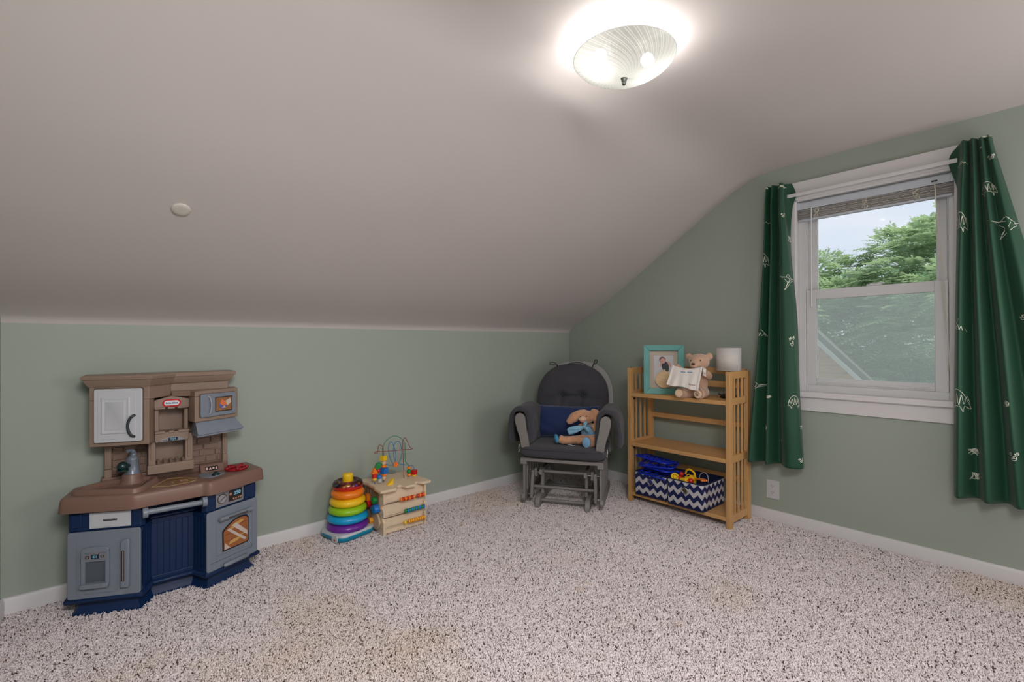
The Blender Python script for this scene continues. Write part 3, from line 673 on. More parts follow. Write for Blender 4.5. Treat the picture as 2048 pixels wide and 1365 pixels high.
def truck(t):
    b = MB(); b.prism([(-.035, 0), (.035, 0), (.035, .022), (.012, .03), (0, .052), (-.03, .045)], -.022, .022, 'y'); b.build('body', CM['yellow'], t, bevel=.003)
    b = MB(); b.tube(cat_rom([(-.03, .01, .045), (-.02, .02, .075), (.02, .02, .08), (.045, .01, .06), (.05, 0, .03)], 6), .0065, 10); b.build('arm', CM['yellow'], t, smooth=180)
    for s in (-1, 1):
        for x in (-.022, .022):
            b = MB(); b.cyl((x, s*.022, 0), (x, s*.030, 0), .013, 16); b.build('wheel', black_plastic, t, bevel=.002)
loose('toy_digger', 'yellow and black toy digger in the middle of the bin', truck, (3.055, 1.655, .245), (.2, -.3, 1.4))
def ball1(t):
    b = MB(); b.ell((0, 0, 0), .019); b.build('ball', CM['red'], t, smooth=180)
    b = MB(); b.tube(cat_rom([(0, 0, .018), (.01, .015, .04), (.005, .035, .03)], 5), .003, 6); b.build('string', CM['yellow'], t, smooth=180)
loose('toy_ball', 'red ball on a yellow string beside the toy digger', ball1, (3.02, 1.628, .262))
def tongs(t):
    for k in range(3):
        b = MB(); b.tube(cat_rom([(-.07, -.014+.014*k, 0), (-.02, -.010+.012*k, .010), (.05, -.012+.016*k, .004)], 6), .0065, 8); b.build('stick', CM['orange'] if k != 1 else mat('salmon_plastic', (225, 140, 110), .4), t, smooth=180)
loose('toy_sticks', 'orange and salmon plastic sticks leaning on the bin rim', tongs, (3.05, 1.578, .270), (0, .25, .9))
def loop(t):
    b = MB(); b.tube(cat_rom([(-.035, 0, 0), (-.03, 0, .045), (.0, 0, .06), (.035, 0, .035), (.04, 0, 0)], 8), .0022, 6); b.build('wire', white_plastic, t, smooth=180)
loose('wire_loop', 'thin white wire loop standing up behind the sticks', loop, (3.12, 1.585, .25), (0, 0, 1.3))
def wedge(t):
    b = MB(); b.prism([(-.03, 0), (.03, 0), (.022, .035), (-.02, .04)], -.02, .02, 'y'); b.build('block', CM['yellow'], t, bevel=.003)
loose('toy_block', 'yellow toy block on the front rim below the digger', wedge, (3.012, 1.672, .238), (0, 0, 1.5))

# ---------------------------------------------------------------- picture frame
teal_wood = mat('teal_painted_wood', (96, 164, 158), .5, bump=.05, bscale=40, stretch=(1, 1, .2), var=.05, vscale=10)
pf = thing('picture_frame', 'teal wooden shadow box frame holding a newborn photo', 'picture frame', (3.106, 1.879, .824))
# frame local: x along the width, y = depth to the back, z up, leaning back a little
pf.rotation_euler = (math.radians(-6), 0, math.radians(-56.9))
FW, FH, FB = .284, .362, .042
def miter(name, a, bq, m, parent, z=0):
    b = MB(); (x0, z0), (x1, z1), (x2, z2), (x3, z3) = a
    f = [(x0, 0, z0), (x1, 0, z1), (x2, .006, z2), (x3, .006, z3)]; k = [(x, .035, z_) for x, y, z_ in f]
    b.loft([f, k]); return b.build(name, m, parent, bevel=.0025)
W2 = FW/2; i = FB
miter('frame_side', [(-W2, 0), (-W2, FH), (-W2+i, FH-i), (-W2+i, i)], 0, teal_wood, pf); miter('frame_side', [(W2, 0), (W2, FH), (W2-i, FH-i), (W2-i, i)], 0, teal_wood, pf)
miter('frame_top', [(-W2, FH), (W2, FH), (W2-i, FH-i), (-W2+i, FH-i)], 0, teal_wood, pf); miter('frame_bottom', [(-W2, 0), (W2, 0), (W2-i, i), (-W2+i, i)], 0, teal_wood, pf)
b = MB(); b.bx(-W2+.004, W2-.004, .030, .034, .004, FH-.004); mt = b.build('mat_board', mat('mat_board', (196, 180, 166), .8), pf)
b = MB(); b.bx(-.068, .068, .0285, .030, .10, .285); ph = b.build('photo_print', mat('photo_paper', (206, 205, 208), .6), mt)
flat = lambda nm, col: mat(nm, col, .6)
def disc2(cx_, cz, rx, rz_, y, m, parent, name, a=0, n=24):
    b = MB(); pts = [(cx_+rx*math.cos(2*PI*k/n)*math.cos(a)-rz_*math.sin(2*PI*k/n)*math.sin(a), cz+rx*math.cos(2*PI*k/n)*math.sin(a)+rz_*math.sin(2*PI*k/n)*math.cos(a)) for k in range(n)]
    b.prism(pts, y, y+.0004, 'y'); return b.build(name, m, parent)
skin = flat('print_skin', (214, 160, 150)); hair_p = flat('print_hair', (110, 76, 66)); cloth_p = flat('print_dark_cloth', (44, 54, 56)); dots_p = flat('print_dots', (120, 120, 132))
disc2(-.008, .252, .023, .025, .0272, hair_p, ph, 'printed_hair', .2); disc2(-.005, .246, .019, .020, .0266, skin, ph, 'printed_face', .2)
disc2(.012, .203, .025, .042, .0268, cloth_p, ph, 'printed_wrap', .25); disc2(.040, .222, .009, .022, .0270, skin, ph, 'printed_arm', .5); disc2(-.022, .215, .007, .014, .0270, skin, ph, 'printed_hand', -.3)
b = MB()
for ix in range(11):
    for iz in range(15):
        if random.random() < .85: b.box((-.061+ix*.0122, .0281, .108+iz*.0118), (.0022, .0004, .0026), rz=0)
b.build('printed_grid', dots_p, ph)
pl_ = thing('wooden_ornament', 'round wooden ornament with engraved lines propped inside the frame', 'ornament', pf.location); pl_.rotation_euler = pf.rotation_euler
wd = mat('pale_wood_disc', (218, 184, 140), .55, var=.1, vscale=14, stretch=(1, 1, 4))
b = MB(); pts = [(.063*math.cos(a)+.004, .063*math.sin(a)+.107) for a in [math.radians(105+k*10) for k in range(34)]]; pts += [(.013, .172), (.009, .182), (-.001, .182), (-.005, .172)]
b.prism(pts, .010, .014, 'y'); b.build('disc', wd, pl_, bevel=.0008)
b = MB()
for k, (z, w_) in enumerate(((.104, .042), (.092, .082), (.082, .086), (.073, .070), (.064, .05))):
    x = -w_/2+.006
    while x < w_/2+.006:
        l = random.uniform(.003, .008); b.box((x+l/2, .0097, z), (l, .0004, .0022 if k == 0 else .0013)); x += l+.002
b.build('engraving', flat('burnt_lines', (120, 84, 56)), pl_)

# ---------------------------------------------------------------- table lamp
tl_ = thing('table_lamp', 'small table lamp with white drum shade on a black base', 'lamp', (3.212, 1.455, .824))
b = MB(); b.lathe([(.078, .190), (.078, .339)], 56); b.build('lamp_shade', shade_white, tl_, smooth=180, solid=.0012)
b = MB(); b.bx(-.001, .001, -.004, .004, .190, .339); o = b.build('shade_seam', white_plastic, tl_); o.location = (-.020, -.0765, 0); o.rotation_euler = (0, 0, 1.3)
b = MB(); b.lathe([(0, 0), (.054, 0), (.056, .004), (.052, .020), (.030, .028), (.006, .036), (0, .038)], 36); b.build('base', black_plastic, tl_, smooth=50)
b = MB(); b.cyl((0, 0, .03), (0, 0, .24), .004, 12); b.build('pole', black_plastic, tl_, smooth=60)
for z in (.190, .339): b = MB(); b.torus((0, 0, z), .078, .0015, 48, 6); b.build('shade_rim', white_plastic, tl_, smooth=180)
b = MB()
for k in range(3): a = k*2*PI/3; b.cyl((0, 0, .24), (.077*math.cos(a), .077*math.sin(a), .25), .0013, 6)
b.build('spider', black_plastic, tl_)
b = MB(); b.tube(cat_rom([(-.03, .01, .006), (-.05, .035, .02), (-.045, .05, .030), (-.03, .045, .022), (-.01, .035, .006), (.03, .05, .006), (.06, .03, .003)], 6), .0024, 8); b.build('power_cord', black_plastic, tl_, smooth=180)
# ---------------------------------------------------------------- soft toys
def plush(name, shapes, m, parent, voxel=.005, smooth_it=3, fur=.0016):
    """one continuous body: overlapping volumes fused by a voxel remesh"""
    b = MB()
    for sh in shapes:
        if sh[0] == 'e': b.ell(sh[1], sh[2], 20, 14, rot=sh[3] if len(sh) > 3 else None)
        else: b.tube(cat_rom(sh[1], 5), list(np.interp(np.linspace(0, 1, (len(sh[1])-1)*5+1), np.linspace(0, 1, len(sh[2])), sh[2])), 14)
    o = b.build(name, m, parent, smooth=180, fix=False)
    r = o.modifiers.new('fuse', 'REMESH'); r.mode = 'VOXEL'; r.voxel_size = voxel; r.use_smooth_shade = True
    s = o.modifiers.new('soften', 'SMOOTH'); s.iterations = smooth_it; s.factor = .5
    if fur:
        tx = bpy.data.textures.get('fur') or bpy.data.textures.new('fur', 'CLOUDS'); tx.noise_scale = .012
        d = o.modifiers.new('fur', 'DISPLACE'); d.texture = tx; d.strength = fur*2.5; d.mid_level = .5; d.texture_coords = 'LOCAL'
    return o
bear_fur = mat('bear_plush', (205, 166, 140), .95, bump=.5, bscale=180, sheen=.5, var=.08, vscale=30)
bear_light = mat('bear_pale_plush', (220, 188, 160), .95, bump=.4, bscale=200, sheen=.4)
brown_dark = mat('dark_brown_plastic', (58, 32, 26), .3)
bear = thing('teddy_bear', 'pale brown teddy bear sitting behind a white cloth on the bookcase', 'teddy bear', (3.075, 1.635, .824), math.radians(-68))
Rx = lambda a: Matrix.Rotation(math.radians(a), 4, 'X'); Ry = lambda a: Matrix.Rotation(math.radians(a), 4, 'Y'); Rz = lambda a: Matrix.Rotation(math.radians(a), 4, 'Z')
plush('body', [
 ('e', (.030, .015, .092), (.062, .056, .090)), ('e', (.036, .005, .245), (.068, .060, .056)), ('e', (.012, -.050, .226), (.032, .030, .026)),
 ('e', (.100, .015, .282), (.024, .014, .024)), ('e', (-.030, .022, .280), (.022, .014, .022)),
 ('t', [(-.01, .0, .035), (-.05, -.035, .034), (-.078, -.085, .036)], [.040, .034, .036]), ('t', [(.062, .0, .038), (.060, -.045, .036), (.042, -.090, .036)], [.042, .036, .038]),
 ('t', [(-.020, .01, .165), (-.070, -.015, .180), (-.108, -.038, .218)], [.026, .022, .019]), ('t', [(.082, .01, .160), (.100, -.020, .150), (.080, -.050, .175)], [.028, .024, .022])], bear_fur, bear)
for sx, c in ((-1, (-.080, -.119, .036)), (1, (.040, -.126, .036))):
    b = MB(); b.ell(c, (.026, .006, .027), rot=Rz(-6*sx)); s = b.build('paw_pad', bear_light, bear, smooth=180)
    if sx > 0:
        b = MB(); b.ell((c[0]-.002, c[1]-.006, c[2]-.006), (.008, .0015, .006)); [b.ell((c[0]+dx, c[1]-.006, c[2]+dz), (.003, .0015, .003)) for dx, dz in ((-.012, .004), (-.004, .009), (.005, .009), (.010, .002))]; b.build('embroidered_paw', brown_dark, s, smooth=180)
b = MB(); b.ell((.008, -.080, .232), (.012, .007, .008)); b.build('nose', brown_dark, bear, smooth=180)
b = MB(); b.ell((.008, -.060, .224), (.024, .016, .019)); b.build('muzzle', bear_light, bear, smooth=180)
for x, y in ((-.012, -.052), (.050, -.052)):
    b = MB(); b.ell((x, y, .256), .0042); b.build('eye', black_plastic, bear, smooth=180)
blk = thing('baby_blanket', 'small white cloth with pale blue stitched lettering held up by the teddy bear', 'cloth', bear.location); blk.rotation_euler = bear.rotation_euler
cloth_w = mat('white_cloth', (226, 218, 212), .9, bump=.2, bscale=120, sheen=.2)
def bpt(u, v):
    TL, TR, BL, BR = Vector((-.128, -.066, .222)), Vector((.066, -.078, .216)), Vector((-.158, -.132, .094)), Vector((.046, -.158, .062))
    p = (TL.lerp(TR, u)).lerp(BL.lerp(BR, u), v); s = math.sin(PI*u)
    p.z -= .018*s*(1-v)**2; p.y += -.010*s*(1-v)+.006*math.sin(u*11+v*3)*v*.6+.004*math.sin(u*23)*v; p.z -= .004*math.sin(u*9)*v
    return tuple(p)
b = MB(); b.grid(bpt, 40, 30); b.build('cloth', cloth_w, blk, smooth=180, solid=.0016)
for u0, u1 in ((0, .07), (.93, 1.0)):
    b = MB(); b.grid(lambda u, v: tuple(Vector(bpt(u0+(u1-u0)*u, v))+Vector((0, -.0016, 0))), 6, 30); b.build('satin_edge', mat('white_satin', (232, 226, 222), .25), blk, smooth=180, solid=.001)
b = MB(); b.grid(lambda u, v: (.066+.022*u, -.078+.004*math.sin(v*9), .214-.055*v-.012*u), 6, 12); b.build('folded_corner', cloth_w, blk, smooth=180, solid=.0014)
def stitch(parent, u0, u1, v, h, n, m, name, r):
    b = MB(); P = []
    for k in range(n):
        u = u0+(u1-u0)*k/(n-1); a = k*1.9; P.append(tuple(Vector(bpt(u+.006*math.sin(a*2), v-h*(.5+.5*math.sin(a))))+Vector((0, -.003, 0))))
    b.tube(cat_rom(P, 4), r, 5); b.build(name, m, parent, smooth=180)
blue_thread = mat('blue_thread', (96, 160, 186), .6); br_thread = mat('brown_thread', (150, 90, 80), .7)
stitch(blk, .34, .49, .26, .06, 17, blue_thread, 'stitched_lettering', .0016); stitch(blk, .55, .70, .25, .06, 17, blue_thread, 'stitched_lettering', .0016)
b = MB()
for k in range(4):
    p = Vector(bpt(.70+.055*k, .80))+Vector((0, -.0026, 0)); b.ell(tuple(p), (.0032, .001, .0026)); [b.ell((p.x+d, p.y, p.z+.004), (.0011, .001, .0012)) for d in (-.0025, 0, .0025)]
b.build('stitched_paws', br_thread, blk, smooth=180)

# ---------------------------------------------------------------- glider chair
ch = thing('glider_chair', 'grey wooden glider chair with charcoal cushions in the room corner', 'chair', (2.484, 2.319, 0), math.radians(-57.66))
def gb(name, m=grey_wood, parent=ch, bevel=.004, **k):
    b = MB(); yield b; b.build(name, m, parent, bevel=bevel, **k)
def part(name, fn, m=grey_wood, parent=ch, **k):
    b = MB(); fn(b); k.setdefault('bevel', .003); return b.build(name, m, parent, **k)
for s in (-1, 1):
    foot = [(0, .012), (0, .04), (.01, .062), (.035, .082), (.08, .090), (.45, .090), (.52, .06), (.56, .03), (.56, 0), (.46, 0), (.40, .022), (.14, .022), (.10, 0), (.012, 0)]
    part('base_foot', lambda b: b.prism(foot, s*.180-.017, s*.180+.017, 'x'))
    part('base_post', lambda b: b.bx(s*.163-.011, s*.163+.011, .10, .135, .085, .262)); part('base_post', lambda b: b.bx(s*.163-.011, s*.163+.011, .43, .47, .085, .262))
    part('base_rail', lambda b: b.bx(s*.163-.012, s*.163+.012, .04, .52, .236, .275))
    # swing arms
    for y in (.075, .44):
        part('swing_arm', lambda b: b.loft([[(s*(.232+dx)-.011, y+dy-.022, z), (s*(.232+dx)+.011, y+dy-.022, z), (s*(.232+dx)+.011, y+dy+.022, z), (s*(.232+dx)-.011, y+dy+.022, z)] for z, dx, dy in ((.060, .002, -.012), (.09, .002, -.010), (.17, 0, 0), (.262, -.004, .012))]), bevel=.005)
        part('pivot_bolt', lambda b: b.cyl((s*.165, y+.01, .246), (s*.262, y+.01, .246), .006, 10), chrome, bevel=0); part('pivot_bolt', lambda b: b.cyl((s*.218, y-.012, .085), (s*.268, y-.012, .085), .006, 10), chrome, bevel=0)
    part('pivot_block', lambda b: b.bx(s*.207-.010, s*.207+.010, .07, .10, .215, .275))
    # side frame below the seat
    rocker = [(-.01, .075), (-.004, .055), (.012, .046), (.50, .046), (.52, .07), (.50, .105), (.03, .112), (.0, .10)]
    part('side_rail', lambda b: b.prism(rocker, s*.282-.012, s*.282+.012, 'x'))
    for y in (.015, .10, .185, .27, .355, .44):
        part('side_slat', lambda b: b.bx(s*.276-.008, s*.276+.008, y-.012 if y > .03 else y-.018, y+.014, .100, .345), bevel=.002)
    part('corner_block', lambda b: b.bx(s*.276-.022, s*.276+.022, -.022, .03, .322, .347))
    # front paddle of the armrest
    pd = [(.236, .40), (.243, .47), (.250, .52), (.262, .57), (.268, .62), (.272, .655), (.286, .678), (.310, .688), (.334, .680), (.347, .658), (.346, .62), (.334, .57), (.316, .52), (.303, .46), (.296, .40)]
    part('arm_paddle', lambda b: b.prism([(s*x, z) for x, z in pd], .006, .030, 'y'), bevel=.004)
    part('arm_rail', lambda b: b.beam((s*.306, .03, .655), (s*.300, .50, .635), .05, .022))
    part('arm_support', lambda b: b.beam((s*.297, .44, .35), (s*.297, .46, .64), .03, .04))
    # padded cover folded over the armrest
    U = [(.400, .470), (.404, .53), (.402, .60), (.392, .655), (.362, .702), (.312, .718), (.272, .702), (.252, .660), (.248, .60), (.246, .53), (.248, .455)]
    def pad(b):
        sec = [(x, z) for x, z, _ in cat_rom([(x, z, 0) for x, z in U], 4)]
        ys = np.linspace(.034, .44, 16); vs = []
        for i, y in enumerate(ys):
            e = min(1, i/2.0, (15-i)/2.0)
            for j, (x, z) in enumerate(sec):
                w_ = noise.noise(Vector((y*11+s*4, j*.21, 1.7)))*.008
                low = 1 if j > len(sec)*.5 else 0
                cx = .315; dx = (x-cx)*(.92+.08*e); hang = .07*(y/.44) if j < 8 else 0
                vs.append((s*(cx+dx+w_), y, z-(1-e)*.010*(z > .6)-hang*(1-j/8)+w_*.6))
        n = len(sec); b.add(vs, [(i*n+j, (i+1)*n+j, (i+1)*n+j+1, i*n+j+1) for i in range(15) for j in range(n-1)])
    part('arm_pad', pad, dark_fabric, smooth=180, solid=.026, bevel=0)
    part('tie_cord', lambda b: b.tube(cat_rom([(s*.318, .03, .455), (s*.322, .02, .43), (s*.318, .015, .41), (s*.324, .012, .40)], 5), .0022, 6), white_plastic, bevel=0)
part('cross_bar', lambda b: b.cyl((-.185, .112, .247), (.185, .112, .247), .012, 14), bevel=0, smooth=50)
part('cross_bar', lambda b: b.cyl((-.226, .09, .137), (.226, .09, .137), .011, 14), bevel=0, smooth=50)
part('cross_bar', lambda b: b.cyl((-.168, .075, .045), (.168, .075, .045), .012, 14), bevel=0, smooth=50)
part('cross_bar', lambda b: b.cyl((-.168, .47, .045), (.168, .47, .045), .012, 14), bevel=0, smooth=50)
part('cross_board', lambda b: b.bx(-.152, .152, .44, .456, .17, .262))
part('seat_frame', lambda b: (b.bx(-.298, .298, -.022, .02, .345, .366), b.bx(-.298, -.25, .02, .50, .345, .366), b.bx(.25, .298, .02, .50, .345, .366), b.bx(-.298, .298, .46, .50, .345, .366)), bevel=.003)
part('seat_springs', lambda b: [b.bx(-.25, .25, y, y+.03, .350, .358) for y in (.08, .16, .24, .32, .40)], black_plastic, bevel=0)
def cushion(b):
    X, Y0_, Y1_ = .306, -.034, .44
    def f(u, v):
        a = u*2*PI; ca, sa = math.cos(a), math.sin(a); e = .24
        px = math.copysign(abs(ca)**e, ca); py = math.copysign(abs(sa)**e, sa)
        t = -PI/2+PI*v; rr = abs(math.cos(t))**.30; zz = math.copysign(abs(math.sin(t))**.6, math.sin(t))
        x = X*px*rr; y = (Y0_+Y1_)/2+(Y1_-Y0_)/2*py*rr; z = .409+.043*zz
        z += .004*noise.noise(Vector((x*9, y*9, 4)))*(zz > 0)-.004*(1-rr)*0
        return (x, y+.003*noise.noise(Vector((x*14, z*20, 1))), z)
    b.grid(f, 121, 33)
part('seat_cushion', cushion, dark_fabric, smooth=180, bevel=0)
part('seat_piping', lambda b: b.tube([(.306*math.copysign(abs(math.cos(a))**.24, math.cos(a)), .203+.237*math.copysign(abs(math.sin(a))**.24, math.sin(a)), .436) for a in [2*PI*k/96 for k in range(96)]], .0028, 6, closed=True), dark_fabric, smooth=180, bevel=0)
# back frame
lean = lambda z: .505+(z-.45)*.20
def arch(rx, ztop, z0, n=28):
    out = [(rx, z0), (rx, .62), (rx, .72)]
    zc = .76
    for k in range(n+1): a = PI*k/n; out.append((rx*math.copysign(abs(math.cos(a))**.80, math.cos(a)), zc+(ztop-zc)*math.sin(a)**.9))
    return out+[(-rx, .72), (-rx, .62), (-rx, z0)]
def bframe(b):
    o = arch(.300, 1.046, .34); i_ = arch(.258, 1.004, .34); n = len(o); cx = .014
    vs = []
    for d in (0, .022):
        for P in (o, i_): vs += [(x+cx, lean(z)+.055+d, z) for x, z in P]
    fs = []
    for k in range(n-1):
        fs += [(k, k+1, n+k+1, n+k), (2*n+k, 3*n+k, 3*n+k+1, 2*n+k+1), (k, 2*n+k, 2*n+k+1, k+1), (n+k, n+k+1, 3*n+k+1, 3*n+k)]
    b.add(vs, fs)
part('back_frame', bframe, mat('back_frame_grey', (150, 148, 148), .5), bevel=.004)
for x in (-.16, -.08, 0, .08, .16): part('back_spindle', lambda b: b.beam((x+.02, lean(.36)+.066, .36), (x+.02, lean(.99)+.066, .99), .022, .012), bevel=.002)
part('back_rail', lambda b: b.bx(-.26, .30, lean(.38)+.055, lean(.38)+.077, .34, .40))
# back cushion with two buttons
def back_pt(u, v, side):
    a = 2*PI*u; r = v
    ca, sa = math.cos(a), math.sin(a)
    if sa > 0: x = .296*math.copysign(abs(ca)**.86, ca)*r; z = .745+.283*abs(sa)**.86*r
    else: x = .296*math.copysign(abs(ca)**.34, ca)*r; z = .745-.300*abs(sa)**.34*r
    x0 = x; t = (1-r**3.2)**.5 if r < 1 else 0
    th = .062*t*side
    if side > 0:
        for bx2 in (-.083, .083):
            d = math.hypot(x-bx2, (z-.772)); th -= .046*math.exp(-(d/.030)**2)*t
            if z < .772: th -= .010*math.exp(-((x-bx2)/.012)**2)*t*min(1, (.772-z)/.03)
        th -= .020*math.exp(-((z-.768+.03*abs(x)/.3)/.014)**2)*t*(abs(x) < .25)*(.55+.45*(abs(x) < .085))
        th += .006*noise.noise(Vector((x*10, z*10, 2)))*t
        th += .018*math.exp(-((z-.89)/.09)**2)*t
        th -= .012*math.exp(-(x/.012)**2)*(z > .93)*t*min(1, (z-.93)/.04)
    return (x-.010, lean(z)-.012-th, z)
def bcush(b):
    b.grid(lambda u, v: back_pt(u, v, 1), 121, 60); b.grid(lambda u, v: back_pt(u, v, -1), 121, 20)
part('back_cushion', bcush, dark_fabric, smooth=180, bevel=0)
for x in (-.093, .073): part('button', lambda b: b.ell((x, lean(.772)-.030, .772), (.012, .006, .012)), dark_fabric, smooth=180, bevel=0)
part('tie_loop', lambda b: b.tube(cat_rom([(-.140, .575, 1.000), (-.150, .57, 1.028), (-.175, .56, 1.040), (-.200, .555, 1.032), (-.195, .555, 1.020), (-.165, .56, 1.020), (-.150, .565, 1.028), (-.135, .575, 1.005)], 6), .0034, 6), black_plastic, smooth=180, bevel=0)
part('tie_loop', lambda b: b.tube(cat_rom([(.150, .575, 1.000), (.165, .57, 1.035), (.178, .565, 1.062), (.192, .56, 1.058), (.186, .56, 1.038), (.170, .565, 1.030), (.160, .57, 1.02)], 6), .0036, 6), black_plastic, smooth=180, bevel=0)
part('tie_band', lambda b: b.tube(cat_rom([(-.05, .560, 1.025), (-.01, .575, 1.036), (.05, .58, 1.036), (.10, .575, 1.022)], 6), .004, 6), black_plastic, smooth=180, bevel=0)

# ---------------------------------------------------------------- navy pillow
CHM = Matrix.Translation((2.484, 2.319, 0)) @ rotz(math.radians(-57.66))
def on_chair(x, y, z): return CHM @ Vector((x, y, z))
pw = thing('throw_pillow', 'navy blue rectangular pillow leaning on the glider backrest', 'pillow', on_chair(-.045, .345, .448), math.radians(-57.66))
pw.rotation_euler = (math.radians(-22), 0, math.radians(-57.66))
def pil(u, v, s):
    x, z = 2*u-1, 2*v-1
    k = (1-abs(x)**3.5)*(1-abs(z)**3.5); t = max(0, k)**.42
    pin = 1-.06*(1-abs(z)**2)*abs(x)**3; pin2 = 1-.10*(1-abs(x)**2)*abs(z)**3
    X = .262*x*pin; Z_ = .137*z*pin2+.135
    th = .075*max(0, k)**.55+.005*noise.noise(Vector((x*3+s, z*3, 5)))*t+.004*math.sin(9*(x+z))*t*max(0, -x-z)
    return (X, -s*th+.0, Z_)
b = MB(); b.grid(lambda u, v: pil(u, v, 1), 48, 34); b.grid(lambda u, v: pil(u, v, -1), 48, 34)
b.build('cover', mat('navy_fabric', (12, 40, 92), .75, bump=.08, bscale=300, sheen=.3), pw, smooth=180)
b = MB(); b.tube([pil(u, v, 1) for u, v in [(k/30, 0) for k in range(31)]+[(1, k/20) for k in range(1, 21)]+[(1-k/30, 1) for k in range(1, 31)]+[(0, 1-k/20) for k in range(1, 20)]], .0022, 6, closed=True); b.build('seam', MATS['navy_fabric'], pw, smooth=180)

# ---------------------------------------------------------------- plush bunny
bun_fur = mat('bunny_plush', (205, 152, 116), .95, bump=.6, bscale=170, sheen=.5, var=.10, vscale=26)
bl_pl = mat('blue_plush', (118, 162, 196), .8, bump=.2, bscale=200, sheen=.3); satin = mat('blue_satin', (128, 178, 204), .3); pale_fur = mat('pale_plush', (222, 184, 160), .95, bump=.3, bscale=180)
bn = thing('plush_bunny', 'tan plush bunny in a light blue shirt slumped on the glider seat', 'plush bunny', on_chair(.172, .165, .450), math.radians(-57.66))
plush('body', [
 ('e', (.015, .020, .075), (.066, .050, .082)), ('e', (-.012, -.010, .205), (.056, .050, .048), Ry(-14)), ('e', (-.030, -.042, .190), (.032, .028, .024)),
 ('t', [(-.005, -.005, .040), (-.090, -.040, .040), (-.175, -.075, .040), (-.205, -.085, .055)], [.044, .030, .028, .030]),
 ('t', [(.045, .0, .045), (.040, -.040, .040), (.005, -.080, .040)], [.046, .042, .046]),
 ('t', [(.055, .01, .145), (.060, -.030, .140), (.034, -.050, .125)], [.026, .028, .026]), ('t', [(-.035, .01, .145), (-.060, -.035, .13)], [.024, .022]),
 ('t', [(-.012, -.005, .245), (-.055, -.018, .232), (-.105, -.030, .200), (-.148, -.036, .160)], [.014, .028, .036, .016]),
 ('t', [(.020, -.005, .250), (.050, -.014, .240), (.064, -.022, .195), (.062, -.026, .150)], [.016, .028, .032, .016])], bun_fur, bn, fur=.002)
b = MB(); b.ell((.012, .018, .090), (.072, .056, .062)); b.build('shirt', bl_pl, bn, smooth=180)
b = MB(); b.ell((.000, -.128, .042), (.031, .010, .038)); b.build('foot_pad', bl_pl, bn, smooth=180)
b = MB(); b.ell((-.222, -.096, .052), (.020, .014, .034), rot=Rz(-40) @ Ry(-18)); b.build('foot_pad', mat('blue_satin_pad', (66, 136, 172), .5), bn, smooth=180)
b = MB(); b.ell((-.035, -.052, .196), (.030, .022, .020)); b.build('muzzle', pale_fur, bn, smooth=180)
b = MB(); b.ell((-.030, -.075, .182), (.011, .006, .006)); b.build('nose', mat('pink_plush', (220, 130, 110), .7), bn, smooth=180)
for x, z in ((-.052, .214), (-.008, .218)): b = MB(); b.ell((x, -.058, z), .004); b.build('eye', black_plastic, bn, smooth=180)
def lobe(b, p0, p1, w_, th):
    p0, p1 = Vector(p0), Vector(p1); d = p1-p0; up = Vector((0, 0, 1)); sd = up-d*up.dot(d)/d.length_squared; sd.normalize(); fr = d.cross(sd).normalized()
    def f(u, v):
        a = 2*PI*v; ww = w_*(math.sin(min(1, u*1.25+.12)*PI/2))**1.0*(1 if u < .8 else 1-.25*(u-.8)/.2)
        return tuple(p0+d*u+sd*ww*math.sin(a)+fr*th*math.sin(PI*min(.95, u+.08))*math.cos(a)+fr*.003*math.sin(a*5+u*6))
    b.grid(f, 16, 33)
b = MB(); lobe(b, (-.020, -.075, .145), (-.140, -.085, .105), .026, .014); lobe(b, (-.020, -.075, .145), (-.008, -.080, .185), .014, .010); lobe(b, (-.020, -.075, .145), (.020, -.080, .118), .016, .010); b.ell((-.020, -.080, .145), (.013, .010, .013))
b.build('satin_bow', satin, bn, smooth=180, solid=.0012)
b = MB(); b.tube(cat_rom([(-.14, -.090, .010), (-.12, -.10, .014), (-.10, -.104, .008), (-.085, -.108, .012)], 5), [.003]*16, 6); b.build('care_label', white_plastic, bn, smooth=180)

# ---------------------------------------------------------------- ring stacker
SX, SY = 1.170, 2.912
rs_ = thing('ring_stacker_base', 'teal and white rocking base with a yellow post under the stacked rings', 'toy', (SX, SY, .008), math.radians(14))
sq = round_poly([(-.130, -.118), (.130, -.118), (.130, .118), (-.130, .118)], .055, 7)
b = MB(); b.loft([[(x*k, y*k, z) for x, y in sq] for z, k in ((0, .72), (.004, .86), (.012, .95), (.026, 1.0), (.036, 1.0), (.040, .985))]); b.build('base_tray', CM['teal'], rs_, smooth=50)
b = MB(); b.loft([[(x*k, y*k, z) for x, y in sq] for z, k in ((.038, 1.0), (.046, .99), (.052, .97), (.054, .90))]); b.build('base_top', white_plastic, rs_, smooth=50)
b = MB(); b.prism(round_poly([(-.028, .006), (.028, .006), (.028, .05), (-.028, .05)], .018), -.134, -.128, 'x'); fl = b.build('side_tab', white_plastic, rs_, bevel=.002); fl.location = (0, -.055, 0)
b = MB(); b.ell((-.135, 0, .022), (.001, .009, .006)); b.build('badge', red_plastic, fl, smooth=180)
b = MB(); b.lathe([(.050, .054), (.040, .20), (.033, .30), (.032, .36), (.0325, .372), (.030, .380), (.024, .384), (0, .385)], 36); b.build('post', CM['yellow'], rs_, smooth=60)
rings = [('purple', .130, .064, .026), ('sky', .127, .114, .026), ('lime', .119, .163, .026), ('yellow', .112, .212, .025), ('orange', .104, .262, .025)]
